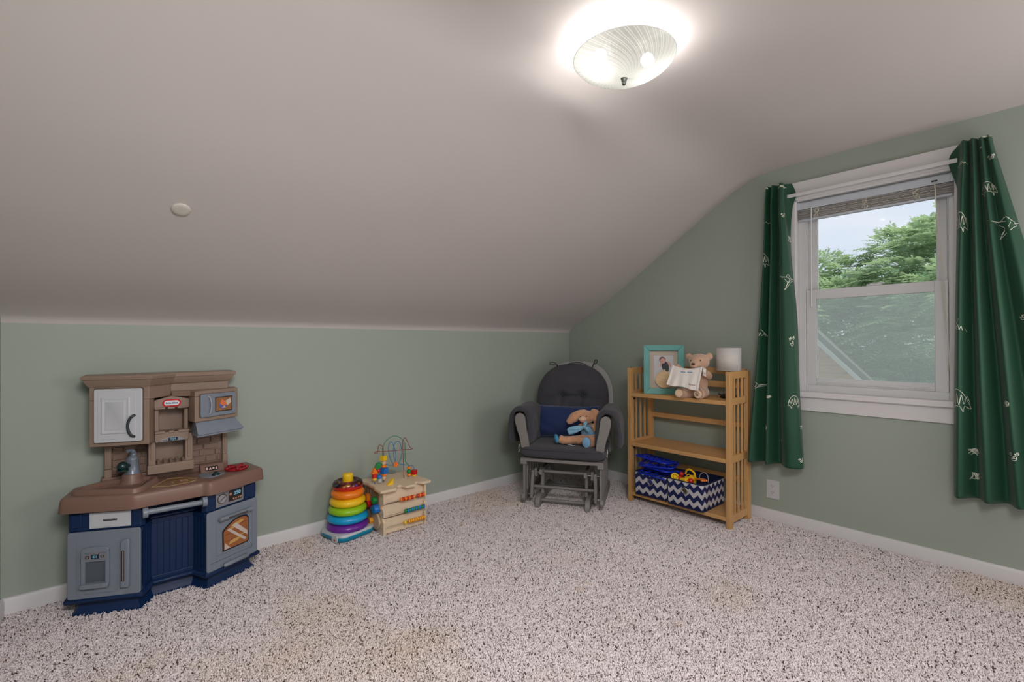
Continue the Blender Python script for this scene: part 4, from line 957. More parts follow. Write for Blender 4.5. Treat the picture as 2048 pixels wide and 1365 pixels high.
for nm, R_, z, r_ in rings:
    R_ *= .965
    b = MB(); b.torus((0, 0, 0), R_-.034, .034, 64, 20, rz=.745)
    o = b.build('stacking_ring', CM[nm], smooth=180); o.location = (SX, SY, z+.012)
    names = {'purple': 'purple ring, widest and lowest on the stacker', 'sky': 'bright blue ring on the stacker just above the purple one', 'lime': 'lime green ring in the middle of the stacker', 'yellow': 'yellow ring on the stacker between green and orange', 'orange': 'orange ring just under the clear topped red ring'}
    tag(o, names[nm], 'stacking ring', 'rings on the ring stacker')
t = thing('rattle_ring', 'red ring with clear top holding small beads, highest on the stacker', 'stacking ring', (SX, SY, .318), group='rings on the ring stacker')
R_ = .093
b = MB(); b.lathe([(.040, -.020), (.055, -.024), (.075, -.022), (.088, -.012), (.092, -.002), (.092, .004), (.088, .004), (.084, -.006), (.066, -.014), (.044, -.012), (.038, .0)], 56); b.build('red_tray', CM['red'], t, smooth=60)
clr = bpy.data.materials.new('clear_plastic'); clr.use_nodes = True; n = clr.node_tree; n.nodes.clear()
o = n.nodes.new('ShaderNodeOutputMaterial'); tr = n.nodes.new('ShaderNodeBsdfTransparent'); tr.inputs[0].default_value = (.93, .90, .88, 1); gl = n.nodes.new('ShaderNodeBsdfGlossy'); gl.inputs['Roughness'].default_value = .06
fr = n.nodes.new('ShaderNodeFresnel'); fr.inputs['IOR'].default_value = 1.7; mx = n.nodes.new('ShaderNodeMixShader')
n.links.new(fr.outputs[0], mx.inputs[0]); n.links.new(tr.outputs[0], mx.inputs[1]); n.links.new(gl.outputs[0], mx.inputs[2]); n.links.new(mx.outputs[0], o.inputs[0])
b = MB(); b.lathe([(.091, .004), (.090, .014), (.083, .026), (.070, .034), (.056, .034), (.046, .026), (.040, .010), (.039, .0)], 56); b.build('clear_dome', clr, t, smooth=180)
for k, (nm, a) in enumerate((('orange', -.5), ('purple', -1.1), ('yellow', 2.0), ('orange', 1.2), ('sky', 2.9), ('orange', -2.3))):
    b = MB(); b.ell((.066*math.cos(a), .066*math.sin(a), .002), (.011, .011, .011)); b.build('rattle_bead', CM[nm], t, smooth=180)
# ---------------------------------------------------------------- wooden activity cube
ac = thing('activity_cube', 'pale wooden activity cube with bead maze and abacus beads', 'toy', (1.323, 2.735, 0))
AX, AY = 1.323, 2.735
def ap(name, fn, m=maple, parent=ac, **k):
    b = MB(T=Matrix.Translation((-AX, -AY, 0))); fn(b); k.setdefault('bevel', .0015); return b.build(name, m, parent, **k)
# side panels with notched front edges (profile in y, z)
side = [(2.735, 0), (2.735, .088), (2.755, .104), (2.755, .112), (2.735, .120), (2.735, .158), (2.757, .172), (2.757, .186), (2.735, .200), (2.735, .283), (3.012, .283), (3.012, .20), (2.99, .19), (2.99, .16), (3.012, .15), (3.012, 0), (2.95, 0), (2.93, .016), (2.83, .016), (2.81, 0)]
for x0 in (1.323, 1.612): ap('side_panel', lambda b: b.prism(side, x0, x0+.014, 'x'))
# front boards, each leaning over the one below
for z0, z1, d in ((.198, .284, 0), (.112, .196, 0), (.012, .108, 0)):
    ap('front_board', lambda b: b.prism([(2.752, z0), (2.762, z0), (2.768, z1), (2.758, z1)], 1.337, 1.612, 'x'), maple)
    ap('board_gap_shade', lambda b: b.bx(1.337, 1.612, 2.7505, 2.760, z0-.004, z0), mat('edge_shadow', (128, 100, 74), .7) if 'edge_shadow' not in MATS else MATS['edge_shadow'], bevel=0)  # dark strip paints the shaded gap under each front board
    ap('back_board', lambda b: b.bx(1.337, 1.612, 3.000, 3.012, z0, z1), maple)
    ap('tenon', lambda b: b.bx(1.316, 1.323, 2.762, 2.790, z1-.030, z1-.012), maple_edge); ap('tenon', lambda b: b.bx(1.626, 1.633, 2.762, 2.790, z1-.030, z1-.012), maple_edge)
top = [(1.289, 2.702), (1.395, 2.702), (1.402, 2.716), (1.425, 2.745), (1.452, 2.745), (1.460, 2.710), (1.470, 2.702), (1.528, 2.702), (1.532, 2.714), (1.545, 2.742), (1.566, 2.745), (1.580, 2.716), (1.590, 2.708), (1.645, 2.708),
       (1.648, 2.770), (1.636, 2.80), (1.636, 2.86), (1.648, 2.90), (1.648, 3.03), (1.560, 3.03), (1.550, 3.015), (1.520, 3.015), (1.510, 3.03), (1.320, 3.03), (1.293, 2.990), (1.300, 2.94), (1.308, 2.92), (1.300, 2.88), (1.306, 2.84), (1.300, 2.80), (1.289, 2.79)]
ap('top_board', lambda b: b.prism(top, .284, .300, 'z'), maple, bevel=.002)
# abacus rods and beads
def bead(b, c, r, w_, axis='x'):
    pr_ = [(r*.35, -w_/2), (r*.85, -w_*.42), (r, -w_*.15), (r, w_*.15), (r*.85, w_*.42), (r*.35, w_/2)]
    M = Matrix.Translation(c) @ (Matrix.Rotation(PI/2, 4, 'Y') if axis == 'x' else Matrix.Identity(4)); b.lathe(pr_, 16, T=M, cap=True)
for z, xs in ((.213, [(1.437+k*.0146, 'orange' if k % 2 == 0 else 'red') for k in range(7)]+[(1.556+k*.0146, 'red' if k % 2 == 0 else 'orange') for k in range(4)]),
              (.134, [(1.468+k*.0144, 'green' if k % 2 == 0 else 'blue') for k in range(10)]),
              (.063, [(1.463, 'yellow')]+[(1.492+k*.0155, 'amber') for k in range(8)])):
    ap('abacus_rod', lambda b: b.cyl((1.337, 2.722, z), (1.612, 2.722, z), .0018, 8), mat('rod_dowel', (170, 150, 126), .6) if 'rod_dowel' not in MATS else MATS['rod_dowel'], bevel=0)
    for x, c in xs:
        if c == 'amber' and 'amber' not in CM: CM['amber'] = mat('toy_amber', (240, 165, 40), .3)
        ap('abacus_bead', lambda b: bead(b, (x, 2.722, z), .0132, .0142), CM[c], smooth=40, bevel=0)
for z in (.213, .134, .063): ap('rod_holder', lambda b: b.bx(1.604, 1.613, 2.712, 2.757, z-.016, z+.016), maple)
# bead maze wires, in the plane above the top board
def wire(name, pts, m, yo=2.87, amp=0):
    P = [(x, yo+amp*math.sin(k*.9), z) for k, (x, z) in enumerate(pts)]
    P = [P[0]]+P[1:]
    ap(name, lambda b: b.tube(cat_rom(P, 6), .0021, 8), m, smooth=180, bevel=0)
wr, wg, wbl = mat('wire_red', (140, 40, 44), .35), mat('wire_green', (30, 130, 90), .35), mat('wire_blue', (36, 116, 170), .35)
wire('maze_wire', [(1.391, .300), (1.390, .456), (1.387, .522), (1.367, .546), (1.353, .532), (1.35, .503), (1.332, .495), (1.327, .501), (1.344, .507), (1.39, .499), (1.462, .495), (1.523, .491), (1.586, .484), (1.599, .489), (1.583, .497), (1.567, .529), (1.548, .567), (1.533, .562), (1.528, .534), (1.53, .455), (1.536, .300)], wr, 2.87)
wire('maze_wire', [(1.387, .300), (1.387, .472), (1.387, .522), (1.408, .562), (1.444, .585), (1.474, .588), (1.505, .577), (1.533, .551), (1.548, .515), (1.548, .419), (1.56, .394), (1.576, .371), (1.577, .300)], wg, 2.876)
wire('maze_wire', [(1.330, .300), (1.327, .36), (1.345, .40), (1.38, .418), (1.411, .413), (1.443, .400), (1.462, .411), (1.477, .447), (1.471, .498), (1.453, .545), (1.441, .555), (1.426, .543), (1.423, .50), (1.435, .448), (1.456, .410), (1.476, .396), (1.498, .407), (1.517, .446), (1.518, .491), (1.505, .541), (1.486, .553), (1.468, .540), (1.461, .50), (1.465, .455), (1.48, .416), (1.523, .394), (1.586, .377), (1.605, .361), (1.614, .300)], wbl, 2.868, .003)
def mb_(c, kind, m, s=1.0, y=2.87):
    def fn(b):
        x, z = c
        if kind == 'ball': b.ell((x, y, z), .0165*s, 16, 12)
        elif kind == 'disc': b.lathe([(0, -.008*s), (.014*s, -.008*s), (.018*s, -.003*s), (.018*s, .003*s), (.014*s, .008*s), (0, .008*s)], 18, T=Matrix.Translation((x, y, z)))
        elif kind == 'cube': b.box((x, y, z), (.034*s, .034*s, .032*s), rz=.35)
        elif kind == 'tri': b.prism([(x-.024*s, z-.010*s), (x+.010*s, z-.022*s), (x+.014*s, z+.024*s)], y-.013, y+.013, 'y')
        elif kind == 'prism': b.prism([(x-.02*s, z-.018*s), (x+.02*s, z-.018*s), (x, z+.02*s)], y-.014, y+.014, 'y')
        elif kind == 'arc':
            b.prism([(x-.022, z-.010), (x-.010, z+.018), (x+.012, z+.026), (x+.026, z+.012), (x+.008, z-.006), (x-.004, z-.018)], y-.013, y+.013, 'y')
        elif kind == 'cyl': b.cyl((x, y, z-.015*s), (x, y, z+.015*s), .0175*s, 18)
        elif kind == 'flower':
            for k in range(5): a = 2*PI*k/5; b.ell((x+.010*math.cos(a), y, z+.010*math.sin(a)), (.009, .011, .009), 10, 8)
    ap('maze_bead', fn, m, smooth=(50 if kind in ('ball', 'disc', 'cyl', 'flower') else None), bevel=(.0015 if kind not in ('ball', 'disc', 'cyl', 'flower') else 0))
tanb = CM['tan']
mb_((1.389, .457), 'cube', CM['yellow'], .95); mb_((1.391, .425), 'ball', tanb, .95); mb_((1.392, .404), 'disc', CM['orange'], .95); mb_((1.393, .376), 'cube', CM['blue'], 1.15); mb_((1.393, .350), 'disc', CM['orange']); mb_((1.392, .328), 'ball', tanb, .95)
mb_((1.404, .311), 'tri', CM['yellow'], 1.15, 2.80); mb_((1.352, .409), 'arc', CM['green'], 1, 2.872); mb_((1.327, .386), 'prism', CM['orange'], 1.05, 2.872); mb_((1.328, .356), 'cyl', CM['red'], .95, 2.872); mb_((1.329, .333), 'ball', CM['yellow'], .85, 2.872)
mb_((1.356, .342), 'ball', CM['blue'], .95, 2.86); mb_((1.359, .321), 'cyl', mat('toy_grey', (186, 184, 186), .4), .8, 2.86); mb_((1.355, .382), 'ball', CM['red'], .85, 2.874)
mb_((1.474, .402), 'flower', CM['orange'], 1, 2.868); mb_((1.576, .361), 'disc', CM['orange'], .85, 2.876); mb_((1.576, .337), 'ball', CM['green'], .95, 2.876); mb_((1.576, .314), 'disc', CM['orange'], .85, 2.876)
mb_((1.612, .327), 'cube', CM['red'], .95); mb_((1.613, .306), 'disc', CM['yellow'], .85)
# gadgets on the left side
ap('slot_panel', lambda b: b.bx(1.318, 1.323, 2.79, 2.99, .125, .262), mat('dark_plywood', (150, 122, 92), .6))
for y in (2.82, 2.86, 2.90, 2.94): ap('slot_rail', lambda b: b.bx(1.312, 1.318, y, y+.006, .13, .258), mat('slot_grey', (120, 112, 104), .5), bevel=0)
ap('slider', lambda b: b.bx(1.290, 1.316, 2.905, 2.935, .19, .232), CM['orange']); ap('slider', lambda b: b.cyl((1.290, 2.905, .172), (1.316, 2.905, .172), .022, 6), CM['red']); ap('slider', lambda b: b.cyl((1.290, 2.822, .214), (1.316, 2.822, .214), .022, 6), CM['green'])
ap('gear', lambda b: b.cyl((1.285, 2.800, .166), (1.323, 2.800, .166), .026, 20), CM['blue']); ap('gear', lambda b: b.cyl((1.285, 2.862, .078), (1.323, 2.862, .078), .022, 6), CM['amber'])
ap('turning_disc', lambda b: b.cyl((1.305, 2.815, .085), (1.318, 2.815, .085), .052, 28), mat('disc_wood', (196, 170, 140), .5), smooth=50)
for y, z in ((2.75, .25), (2.75, .05), (2.75, .14)): ap('screw', lambda b: b.cyl((1.321, y, z), (1.323, y, z), .003, 8), chrome, bevel=0)

# ---------------------------------------------------------------- toy kitchen
KX, KY = .267, 3.040
pk = thing('play_kitchen', 'plastic toddler play kitchen with tan cabinets and navy base', 'play kitchen', (KX, KY, 0))
def kp(name, fn, m, parent=pk, T=None, **k):
    b = MB(T=T, flip=True); fn(b); k.setdefault('bevel', .003); return b.build(name, m, parent, **k)
def frame_T(p, q, z=0):
    p, q = Vector(p), Vector(q); d = (q-p).normalized()      # x along the face, y outward, z up
    n = Vector((-d.y, d.x))
    return Matrix(((d.x, n.x, 0, p.x), (d.y, n.y, 0, p.y), (0, 0, 1, z), (0, 0, 0, 1)))
A1, A2, B1, B2 = (-.37, .192), (-.127, .315), (.127, .315), (.37, .192)
FL, FR, FM = frame_T(A1, A2), frame_T(B1, B2), frame_T((-.085, .225), (.085, .225))
WL = (Vector(A2)-Vector(A1)).length
out_low = [(-.33, .006), A1, A2, (-.085, .225), (.085, .225), B1, B2, (.33, .006)]
kp('lower_cabinet', lambda b: b.prism(out_low, .085, .376), navy_plastic, bevel=.006)
foot_in = [(-.31, .01), (-.335, .185), (-.135, .290), (-.085, .205), (.085, .205), (.135, .290), (.335, .185), (.31, .01)]
def skirt(b):
    rings = []
    for z, d in ((.0, .034), (.006, .030), (.014, .018), (.030, .006), (.050, .000), (.064, .0)):
        o = offset_poly(foot_in, d); o = [(x, max(y, .004)) for x, y in o]; rings.append([(x, y, z) for x, y in o])
    b.loft(rings)
kp('flared_plinth', skirt, navy_plastic, weld=True, bevel=0)
def ledge(b):
    rings = []
    for z, d in ((.060, .004), (.064, .012), (.072, .016), (.080, .014), (.088, .004)):
        o = offset_poly(out_low, d); rings.append([(x, max(y, .002), z) for x, y in o])
    b.loft(rings)
kp('ledge', ledge, navy_plastic, smooth=50, bevel=0)
out_up = [(-.33, .006), A1, A2, (-.108, .30), (-.10, .10), (.10, .10), (.108, .30), B1, B2, (.33, .006)]
kp('upper_band', lambda b: b.prism(out_up, .376, .470), navy_plastic, bevel=.004)
kp('knee_recess_cap', lambda b: b.prism([(-.10, .10), (-.088, .224), (.088, .224), (.10, .10)], .374, .382), navy_plastic, bevel=.003)
# beadboard in the knee recess
def boards(T, L, n, z0=.098, z1=.352):
    w_ = L/n
    for k in range(n): kp('beadboard', lambda b: b.bx(w_*k+.0012, w_*(k+1)-.0012, .0, .0035, z0, z1), navy_plastic, T=T, bevel=.0012)
boards(FM, .17, 7); TLs = frame_T(A2, (-.085, .225)); TRs = frame_T((.085, .225), B1); boards(TLs, .098, 4); boards(TRs, .098, 4)
for T, L in ((FM, .17), (TLs, .098), (TRs, .098)):
    kp('recess_rail', lambda b: b.bx(.002, L-.002, 0, .007, .352, .374), navy_plastic, T=T, bevel=.003); kp('recess_rail', lambda b: b.bx(.002, L-.002, 0, .007, .086, .104), navy_plastic, T=T, bevel=.003)
# fridge door on the left wing
fd = kp('fridge_door', lambda b: b.prism(round_poly([(.000, .082), (WL+.004, .082), (WL+.004, .376), (.000, .376)], .012), 0, .012, 'y'), grey_plastic, T=FL, bevel=.004)
kp('raised_panel', lambda b: b.prism(round_poly([(.036, .103), (.200, .103), (.200, .335), (.036, .335)], .008), .010, .0145, 'y'), grey_plastic, fd, FL, bevel=.002)
kp('dispenser_frame', lambda b: (b.prism(round_poly([(.058, .285), (.162, .285), (.162, .298), (.150, .308), (.110, .311), (.070, .308), (.058, .298)], .003, 2), .012, .026, 'y'), b.bx(.058, .072, .012, .026, .135, .290), b.bx(.148, .162, .012, .026, .135, .290), b.bx(.070, .150, .012, .024, .246, .290), b.prism(round_poly([(.058, .133), (.162, .133), (.162, .152), (.058, .152)], .008), .012, .036, 'y')), grey_plastic, fd, FL, bevel=.003)
kp('dispenser_recess', lambda b: b.bx(.072, .148, .0146, .0158, .150, .246), mat('recess_grey', (84, 92, 102), .5), fd, FL, bevel=0)
kp('drip_tray', lambda b: [b.bx(.076+.009*k, .081+.009*k, .014, .034, .152, .155) for k in range(8)], grey_plastic, fd, FL, bevel=.001)
kp('control_sticker', lambda b: b.prism(round_poly([(.068, .256), (.152, .256), (.152, .280), (.128, .283), (.122, .291), (.098, .291), (.092, .283), (.068, .280)], .003, 2), .0262, .0268, 'y'), sticker_grey, fd, FL, bevel=0)
kp('printed_display', lambda b: b.bx(.097, .126, .0268, .0273, .260, .279), mat('display_blue', (30, 44, 60), .2), fd, FL, bevel=0)
kp('printed_digits', lambda b: (b.bx(.104, .107, .0273, .0276, .264, .275), b.bx(.104, .111, .0273, .0276, .273, .275), b.bx(.104, .111, .0273, .0276, .2685, .2700), b.bx(.104, .111, .0273, .0276, .264, .2655), b.bx(.115, .117, .0273, .0276, .264, .275)), print_cyan, fd, FL, bevel=0)
kp('printed_icons', lambda b: (b.prism(round_poly([(.076, .262), (.090, .262), (.090, .275), (.076, .275)], .002, 2), .0268, .0273, 'y'), b.prism(round_poly([(.132, .264), (.146, .264), (.146, .273), (.132, .273)], .002, 2), .0268, .0273, 'y')), sticker_dark, fd, FL, bevel=0)
kp('printed_icon_centre', lambda b: (b.bx(.079, .087, .0273, .0275, .265, .272), b.bx(.135, .143, .0273, .0275, .266, .271)), sticker_grey, fd, FL, bevel=0)
hd = kp('fridge_handle', lambda b: (b.prism(round_poly([(.206, .120), (.238, .120), (.240, .327), (.232, .336), (.216, .332), (.206, .318)], .006, 3), .012, .030, 'y')), grey_plastic, fd, FL, bevel=.006, seg=3)
kp('handle_sticker', lambda b: b.bx(.211, .223, .0302, .0308, .150, .285), sticker_dark, fd, FL, bevel=0); kp('handle_stripe', lambda b: b.bx(.217, .220, .0308, .0312, .152, .283), mat('bright_stripe', (214, 206, 204), .3), fd, FL, bevel=0)
dr = kp('drawer_front', lambda b: b.prism(round_poly([(.080, .386), (.236, .386), (.236, .456), (.080, .456)], .003), 0, .007, 'y'), white_plastic, T=FL, bevel=.002)
kp('drawer_panel', lambda b: b.prism([(.088, .393), (.228, .393), (.228, .449), (.088, .449)], .007, .0095, 'y'), white_plastic, dr, FL, bevel=.002)
kp('printed_pull', lambda b: (b.prism(round_poly([(.133, .417), (.186, .417), (.186, .425), (.133, .425)], .002, 2), .0096, .0102, 'y')), sticker_dark, dr, FL, bevel=0)
kp('pull_highlight', lambda b: b.bx(.136, .183, .0102, .0105, .4205, .4225), sticker_grey, dr, FL, bevel=0)
for T, u in ((FL, .030), (FR, .228)):
    kp('socket_plate', lambda b: b.prism(round_poly([(u-.018, .392), (u+.018, .392), (u+.018, .452), (u-.018, .452)], .006), 0, .004, 'y'), navy_plastic, T=T, bevel=.002)
    for dz in (.404, .440): kp('screw', lambda b: b.cyl((u+(.006 if dz > .42 else -.004), .004, dz), (u+(.006 if dz > .42 else -.004), .0055, dz), .003, 8), navy_plastic, T=T, bevel=0)
# oven on the right wing
od = kp('oven_door', lambda b: b.prism(round_poly([(-.006, .082), (WL, .082), (WL, .376), (-.006, .376)], .014), 0, .012, 'y'), grey_plastic, T=FR, bevel=.005)
kp('oven_inset', lambda b: b.prism(round_poly([(.040, .150), (.238, .135), (.238, .345), (.040, .345)], .004), .011, .0145, 'y'), grey_plastic, od, FR, bevel=.0015)
kp('oven_trim_line', lambda b: (b.bx(.012, .240, .012, .0128, .122, .1235), b.bx(.238, .2395, .012, .0128, .124, .335)), mat('groove_dark', (60, 66, 74), .5), od, FR, bevel=0)
def ovwin_poly(g): 
    P = [(.070+g, .160+g), (.210-g, .160+g), (.216-g, .170+g), (.216-g, .290-g), (.210-g, .298-g)]
    for k in range(9):
        t = k/8; P.append((.205-g-(.130-2*g)*t, .304-g-.034*t*t+.010*math.sin(PI*t)))
    P.append((.068+g, .262-g)); return P
kp('oven_window', lambda b: b.prism(ovwin_poly(0), .0145, .0175, 'y'), print_black, od, FR, bevel=.0015)
ow = kp('oven_print', lambda b: b.prism(ovwin_poly(.006), .0175, .0182, 'y'), mat('oven_print_orange', (160, 98, 58), .25), od, FR, bevel=0)
kp('printed_roast', lambda b: (b.prism([(.095, .255), (.14, .262), (.19, .285), (.17, .292), (.12, .280)], .0182, .0185, 'y'), b.prism([(.10, .185), (.15, .19), (.20, .22), (.16, .215), (.11, .20)], .0182, .0185, 'y')), mat('print_gold', (205, 160, 90), .3), od, FR, bevel=0)
kp('printed_rack', lambda b: [b.prism([(.080, z), (.206, z+.004), (.206, z+.0065), (.080, z+.0025)], .0185, .0188, 'y') for z in (.205, .238, .268)], mat('print_rust', (120, 56, 34), .3), od, FR, bevel=0)
kp('printed_shine', lambda b: (b.prism([(.092, .262), (.104, .268), (.200, .185), (.190, .178)], .0188, .0191, 'y'), b.prism([(.118, .275), (.142, .284), (.206, .222), (.206, .200)], .0188, .0191, 'y'), b.prism([(.078, .168), (.110, .168), (.082, .200)], .0188, .0191, 'y')), mat('print_shine', (206, 190, 180), .25), od, FR, bevel=0)
kp('oven_handle', lambda b: (b.tube([(.046, .030, .330), (.225, .030, .330)], .010, 16), b.cyl((.055, .012, .330), (.055, .032, .330), .011, 14), b.cyl((.216, .012, .330), (.216, .032, .330), .011, 14)), grey_plastic, od, FR, smooth=50, bevel=0)
kp('handle_stripe', lambda b: b.bx(.088, .192, .0400, .0408, .326, .334), sticker_dark, od, FR, bevel=0); kp('handle_highlight', lambda b: b.bx(.092, .188, .0408, .0411, .330, .3325), sticker_grey, od, FR, bevel=0)
kp('drawer_bar', lambda b: b.tube([(.075, .020, .092), (.078, .022, .092), (.205, .022, .092), (.208, .020, .092)], [.008, .011, .011, .008], 16), grey_plastic, od, FR, smooth=50, bevel=0)
cs = kp('control_panel', lambda b: b.bx(.045, .196, 0, .003, .384, .462), sticker_grey, T=FR, bevel=.001)
kp('printed_dial', lambda b: (b.cyl((.078, .003, .422), (.078, .0036, .422), .025, 28),), sticker_dark, cs, FR, bevel=0); kp('dial_face', lambda b: b.cyl((.078, .0036, .422), (.078, .0046, .422), .0215, 28), mat('dial_silver', (186, 184, 188), .25, .5), cs, FR, bevel=0)
kp('dial_grip', lambda b: b.prism([(.060, .414), (.064, .409), (.096, .428), (.092, .434)], .0046, .006, 'y'), mat('dial_shadow', (110, 110, 116), .3), cs, FR, bevel=.001)
kp('display_print', lambda b: b.prism(round_poly([(.112, .396), (.188, .396), (.188, .452), (.112, .452)], .004), .003, .0036, 'y'), sticker_dark, cs, FR, bevel=0)
kp('display_window', lambda b: b.bx(.138, .182, .0036, .004, .418, .446), mat('display_teal', (24, 44, 56), .2), cs, FR, bevel=0)
kp('printed_buttons', lambda b: [b.cyl((.140+.0135*k, .0036, .406), (.140+.0135*k, .0041, .406), .0048, 12) for k in range(4)]+[b.cyl((.123, .0036, .433), (.123, .0041, .433), .007, 14)], mat('copper_print', (190, 140, 120), .3), cs, FR, bevel=0)
def kit_text(name, txt, size, m, parent, T, u, z, d, bold=0):
    # text faces outward: local x runs along the face, y is up
    M = Matrix(((1, 0, 0, u), (0, 0, 1, d), (0, 1, 0, z), (0, 0, 0, 1)))
    F = Matrix.Diagonal((1, -1, 1, 1)) @ T @ M
    return text_mesh(name, txt, size, m, parent, F, .0003, bold)
kit_text('printed_temperature', '350', .026, print_cyan, cs, FR, .160, .432, .0043, .0006)
# towel bar across the recess
kp('towel_bar', lambda b: b.tube([(-.104, .352, .446), (.108, .348, .442)], .0125, 18), grey_plastic, smooth=50, bevel=0)
for x in (-.112, .114):
    kp('bar_end', lambda b: (b.cyl((x-.010, .352, .444), (x+.010, .352, .444), .0225, 20), b.cyl((x, .30, .444), (x, .352, .444), .011, 12)), grey_plastic, smooth=50, bevel=.002)
# worktop
wt_out = [(-.36, .004), (-.402, .205), (-.150, .340), (-.112, .336), (.098, .322), (.112, .324), (.138, .344), (.405, .205), (.372, .004)]
def worktop(b):
    rings = []
    for z, d in ((.466, .004), (.470, .005), (.516, 0), (.526, -.004), (.530, -.010), (.531, -.022)):
        o = offset_poly(round_poly(wt_out, .018, 3), d); rings.append([(x, max(y, .002), z) for x, y in o])
    b.loft(rings)
wt = kp('worktop', worktop, brown_plastic, smooth=40, bevel=0)
kp('back_upstand', lambda b: b.bx(-.262, .262, .002, .060, .525, .562), brown_plastic, bevel=.006)
sink_out = round_poly([(-.366, .170), (-.345, .110), (-.250, .055), (-.060, .095), (-.048, .165), (-.118, .300), (-.150, .318)], .022, 4)
def sink(b):
    rings = [[(x, y, z) for x, y in offset_poly(sink_out, d)] for z, d in ((.529, .004), (.545, 0), (.551, -.004), (.553, -.012), (.550, -.020), (.540, -.026), (.536, -.034))]
    b.loft(rings)
kp('sink_basin', sink, brown_plastic, smooth=40, bevel=0)
kp('tap_pedestal', lambda b: b.lathe([(.052, .530), (.044, .545), (.039, .556), (.038, .574), (.034, .579), (0, .580)], 32, T=Matrix.Translation((-.150, .108, 0))), brown_plastic, smooth=45, bevel=0)
tap = kp('tap', lambda b: (b.lathe([(.033, .578), (.032, .582), (.0285, .588), (.0235, .640), (.0245, .644), (.023, .652), (.016, .660), (.012, .664), (0, .665)], 28, T=Matrix.Translation((-.148, .104, 0))), b.tube(cat_rom([(-.146, .104, .655), (-.144, .106, .675), (-.152, .116, .690), (-.166, .130, .692)], 6), [.013]*6+[.011]*6+[.008]*7, 14)), mat('tap_grey', (120, 128, 142), .25, .1), smooth=50, bevel=0)
kp('tap_knob', lambda b: (b.ell((-.186, .150, .626), (.023, .023, .022), 24, 16), b.cyl((-.172, .130, .622), (-.152, .112, .620), .010, 14), b.lathe([(.024, -.016), (.024, -.010), (0, -.009)], 24, T=Matrix.Translation((-.186, .150, .622)))), mat('dark_green_plastic', (22, 48, 50), .15), tap, smooth=60, bevel=0)
# printed cutting board, hot plate, red burner, icon block
kp('chopping_board_print', lambda b: b.prism([(-.085, .253), (-.010, .139), (.034, .149), (.098, .225), (.088, .268), (-.020, .290)], .5312, .5318), mat('board_print', (134, 100, 72), .35), wt, bevel=0)
kp('board_outline', lambda b: b.tube([(-.085, .253, .532), (-.010, .139, .532), (.034, .149, .532), (.098, .225, .532), (.088, .268, .532), (-.020, .290, .532)], .0009, 5, closed=True), mat('outline_print', (214, 178, 120), .4), wt, bevel=0)
kp('board_crumbs', lambda b: [b.ell((.02+random.uniform(-.03, .06), .22+random.uniform(-.02, .03), .532), (.003, .002, .0006), 6, 4) for _ in range(26)], MATS['outline_print'], wt, bevel=0)
kp('hot_plate', lambda b: b.prism(round_poly([(.106, .170), (.135, .140), (.215, .175), (.224, .215), (.165, .262), (.118, .235)], .02, 4), .530, .535), grey_plastic, wt, bevel=.002)
kp('hot_plate_knob', lambda b: b.lathe([(.019, .535), (.017, .541), (.007, .551), (0, .553)], 20, T=Matrix.Translation((.180, .224, 0))), MATS['dark_green_plastic'], wt, smooth=40, bevel=0)
def burner(b):
    c = (.284, .160)
    b.torus((c[0], c[1], .538), .044, .008, 32, 10, rz=.9); b.torus((c[0], c[1], .540), .018, .007, 20, 8, rz=.9)
    for k in range(5):
        a = k*2*PI/5+.4; b.tube([(c[0], c[1], .546), (c[0]+.03*math.cos(a), c[1]+.03*math.sin(a), .549), (c[0]+.05*math.cos(a), c[1]+.05*math.sin(a), .543)], .0065, 8); b.ell((c[0]+.048*math.cos(a), c[1]+.048*math.sin(a), .544), (.011, .011, .009), 12, 8)
kp('red_burner', burner, red_plastic, wt, smooth=60, bevel=0)
kp('icon_block', lambda b: b.prism([(.060, .530), (.125, .530), (.095, .566), (.060, .566)], .128, .236, 'x'), brown_plastic, wt, bevel=.005)
TB = Matrix.Translation((.150, .113, .545)) @ Matrix.Rotation(math.radians(40), 4, 'X')
kp('icon_strip', lambda b: b.bx(-.0, .058, -.001, .0015, -.011, .013), print_black, wt, TB, bevel=0)
kp('icons', lambda b: (b.bx(.003, .011, .0015, .0022, -.006, .008), b.prism([(.015, -.006), (.022, .009), (.029, -.006)], .0015, .0022, 'y'), b.cyl((.036, .0015, .001), (.036, .0022, .001), .0055, 12), b.bx(.046, .054, .0015, .0022, -.006, .007)), mat('icon_pink', (226, 190, 186), .4), wt, TB, bevel=0)
# backboard with moulded bricks
bbd = kp('backboard', lambda b: b.bx(-.250, .262, .004, .026, .545, .80), tan_plastic, bevel=.004)
brick_m = mat('brick_brown', (132, 106, 92), .5, bump=.05, bscale=300)
def bricks(x0, x1, z0, rows, seed):
    R = random.Random(seed)
    for r in range(rows):
        x = x0-(.03 if r % 2 else 0); z = z0+r*.034
        while x < x1-.004:
            L = R.choice((.072, .062, .052)); a, c = max(x, x0), min(x+L, x1)
            if c-a > .012: kp('brick', lambda b: b.bx(a+.002, c-.002, .026, .034, z+.002, z+.031), brick_m, bbd, bevel=.003)
            x += L
bricks(-.222, -.092, .566, 5, 3); bricks(.100, .235, .566, 5, 9)
for x0, x1 in ((-.250, -.224), (.238, .262)):
    kp('pilaster', lambda b: (b.bx(x0, x1, .026, .048, .60, .80), b.bx(x0-.001, x1+.001, .026, .054, .548, .60)), tan_plastic, bevel=.004); kp('pilaster_groove', lambda b: b.bx((x0+x1)/2-.004, (x0+x1)/2+.004, .047, .0495, .615, .74), tan_plastic, bevel=.002)
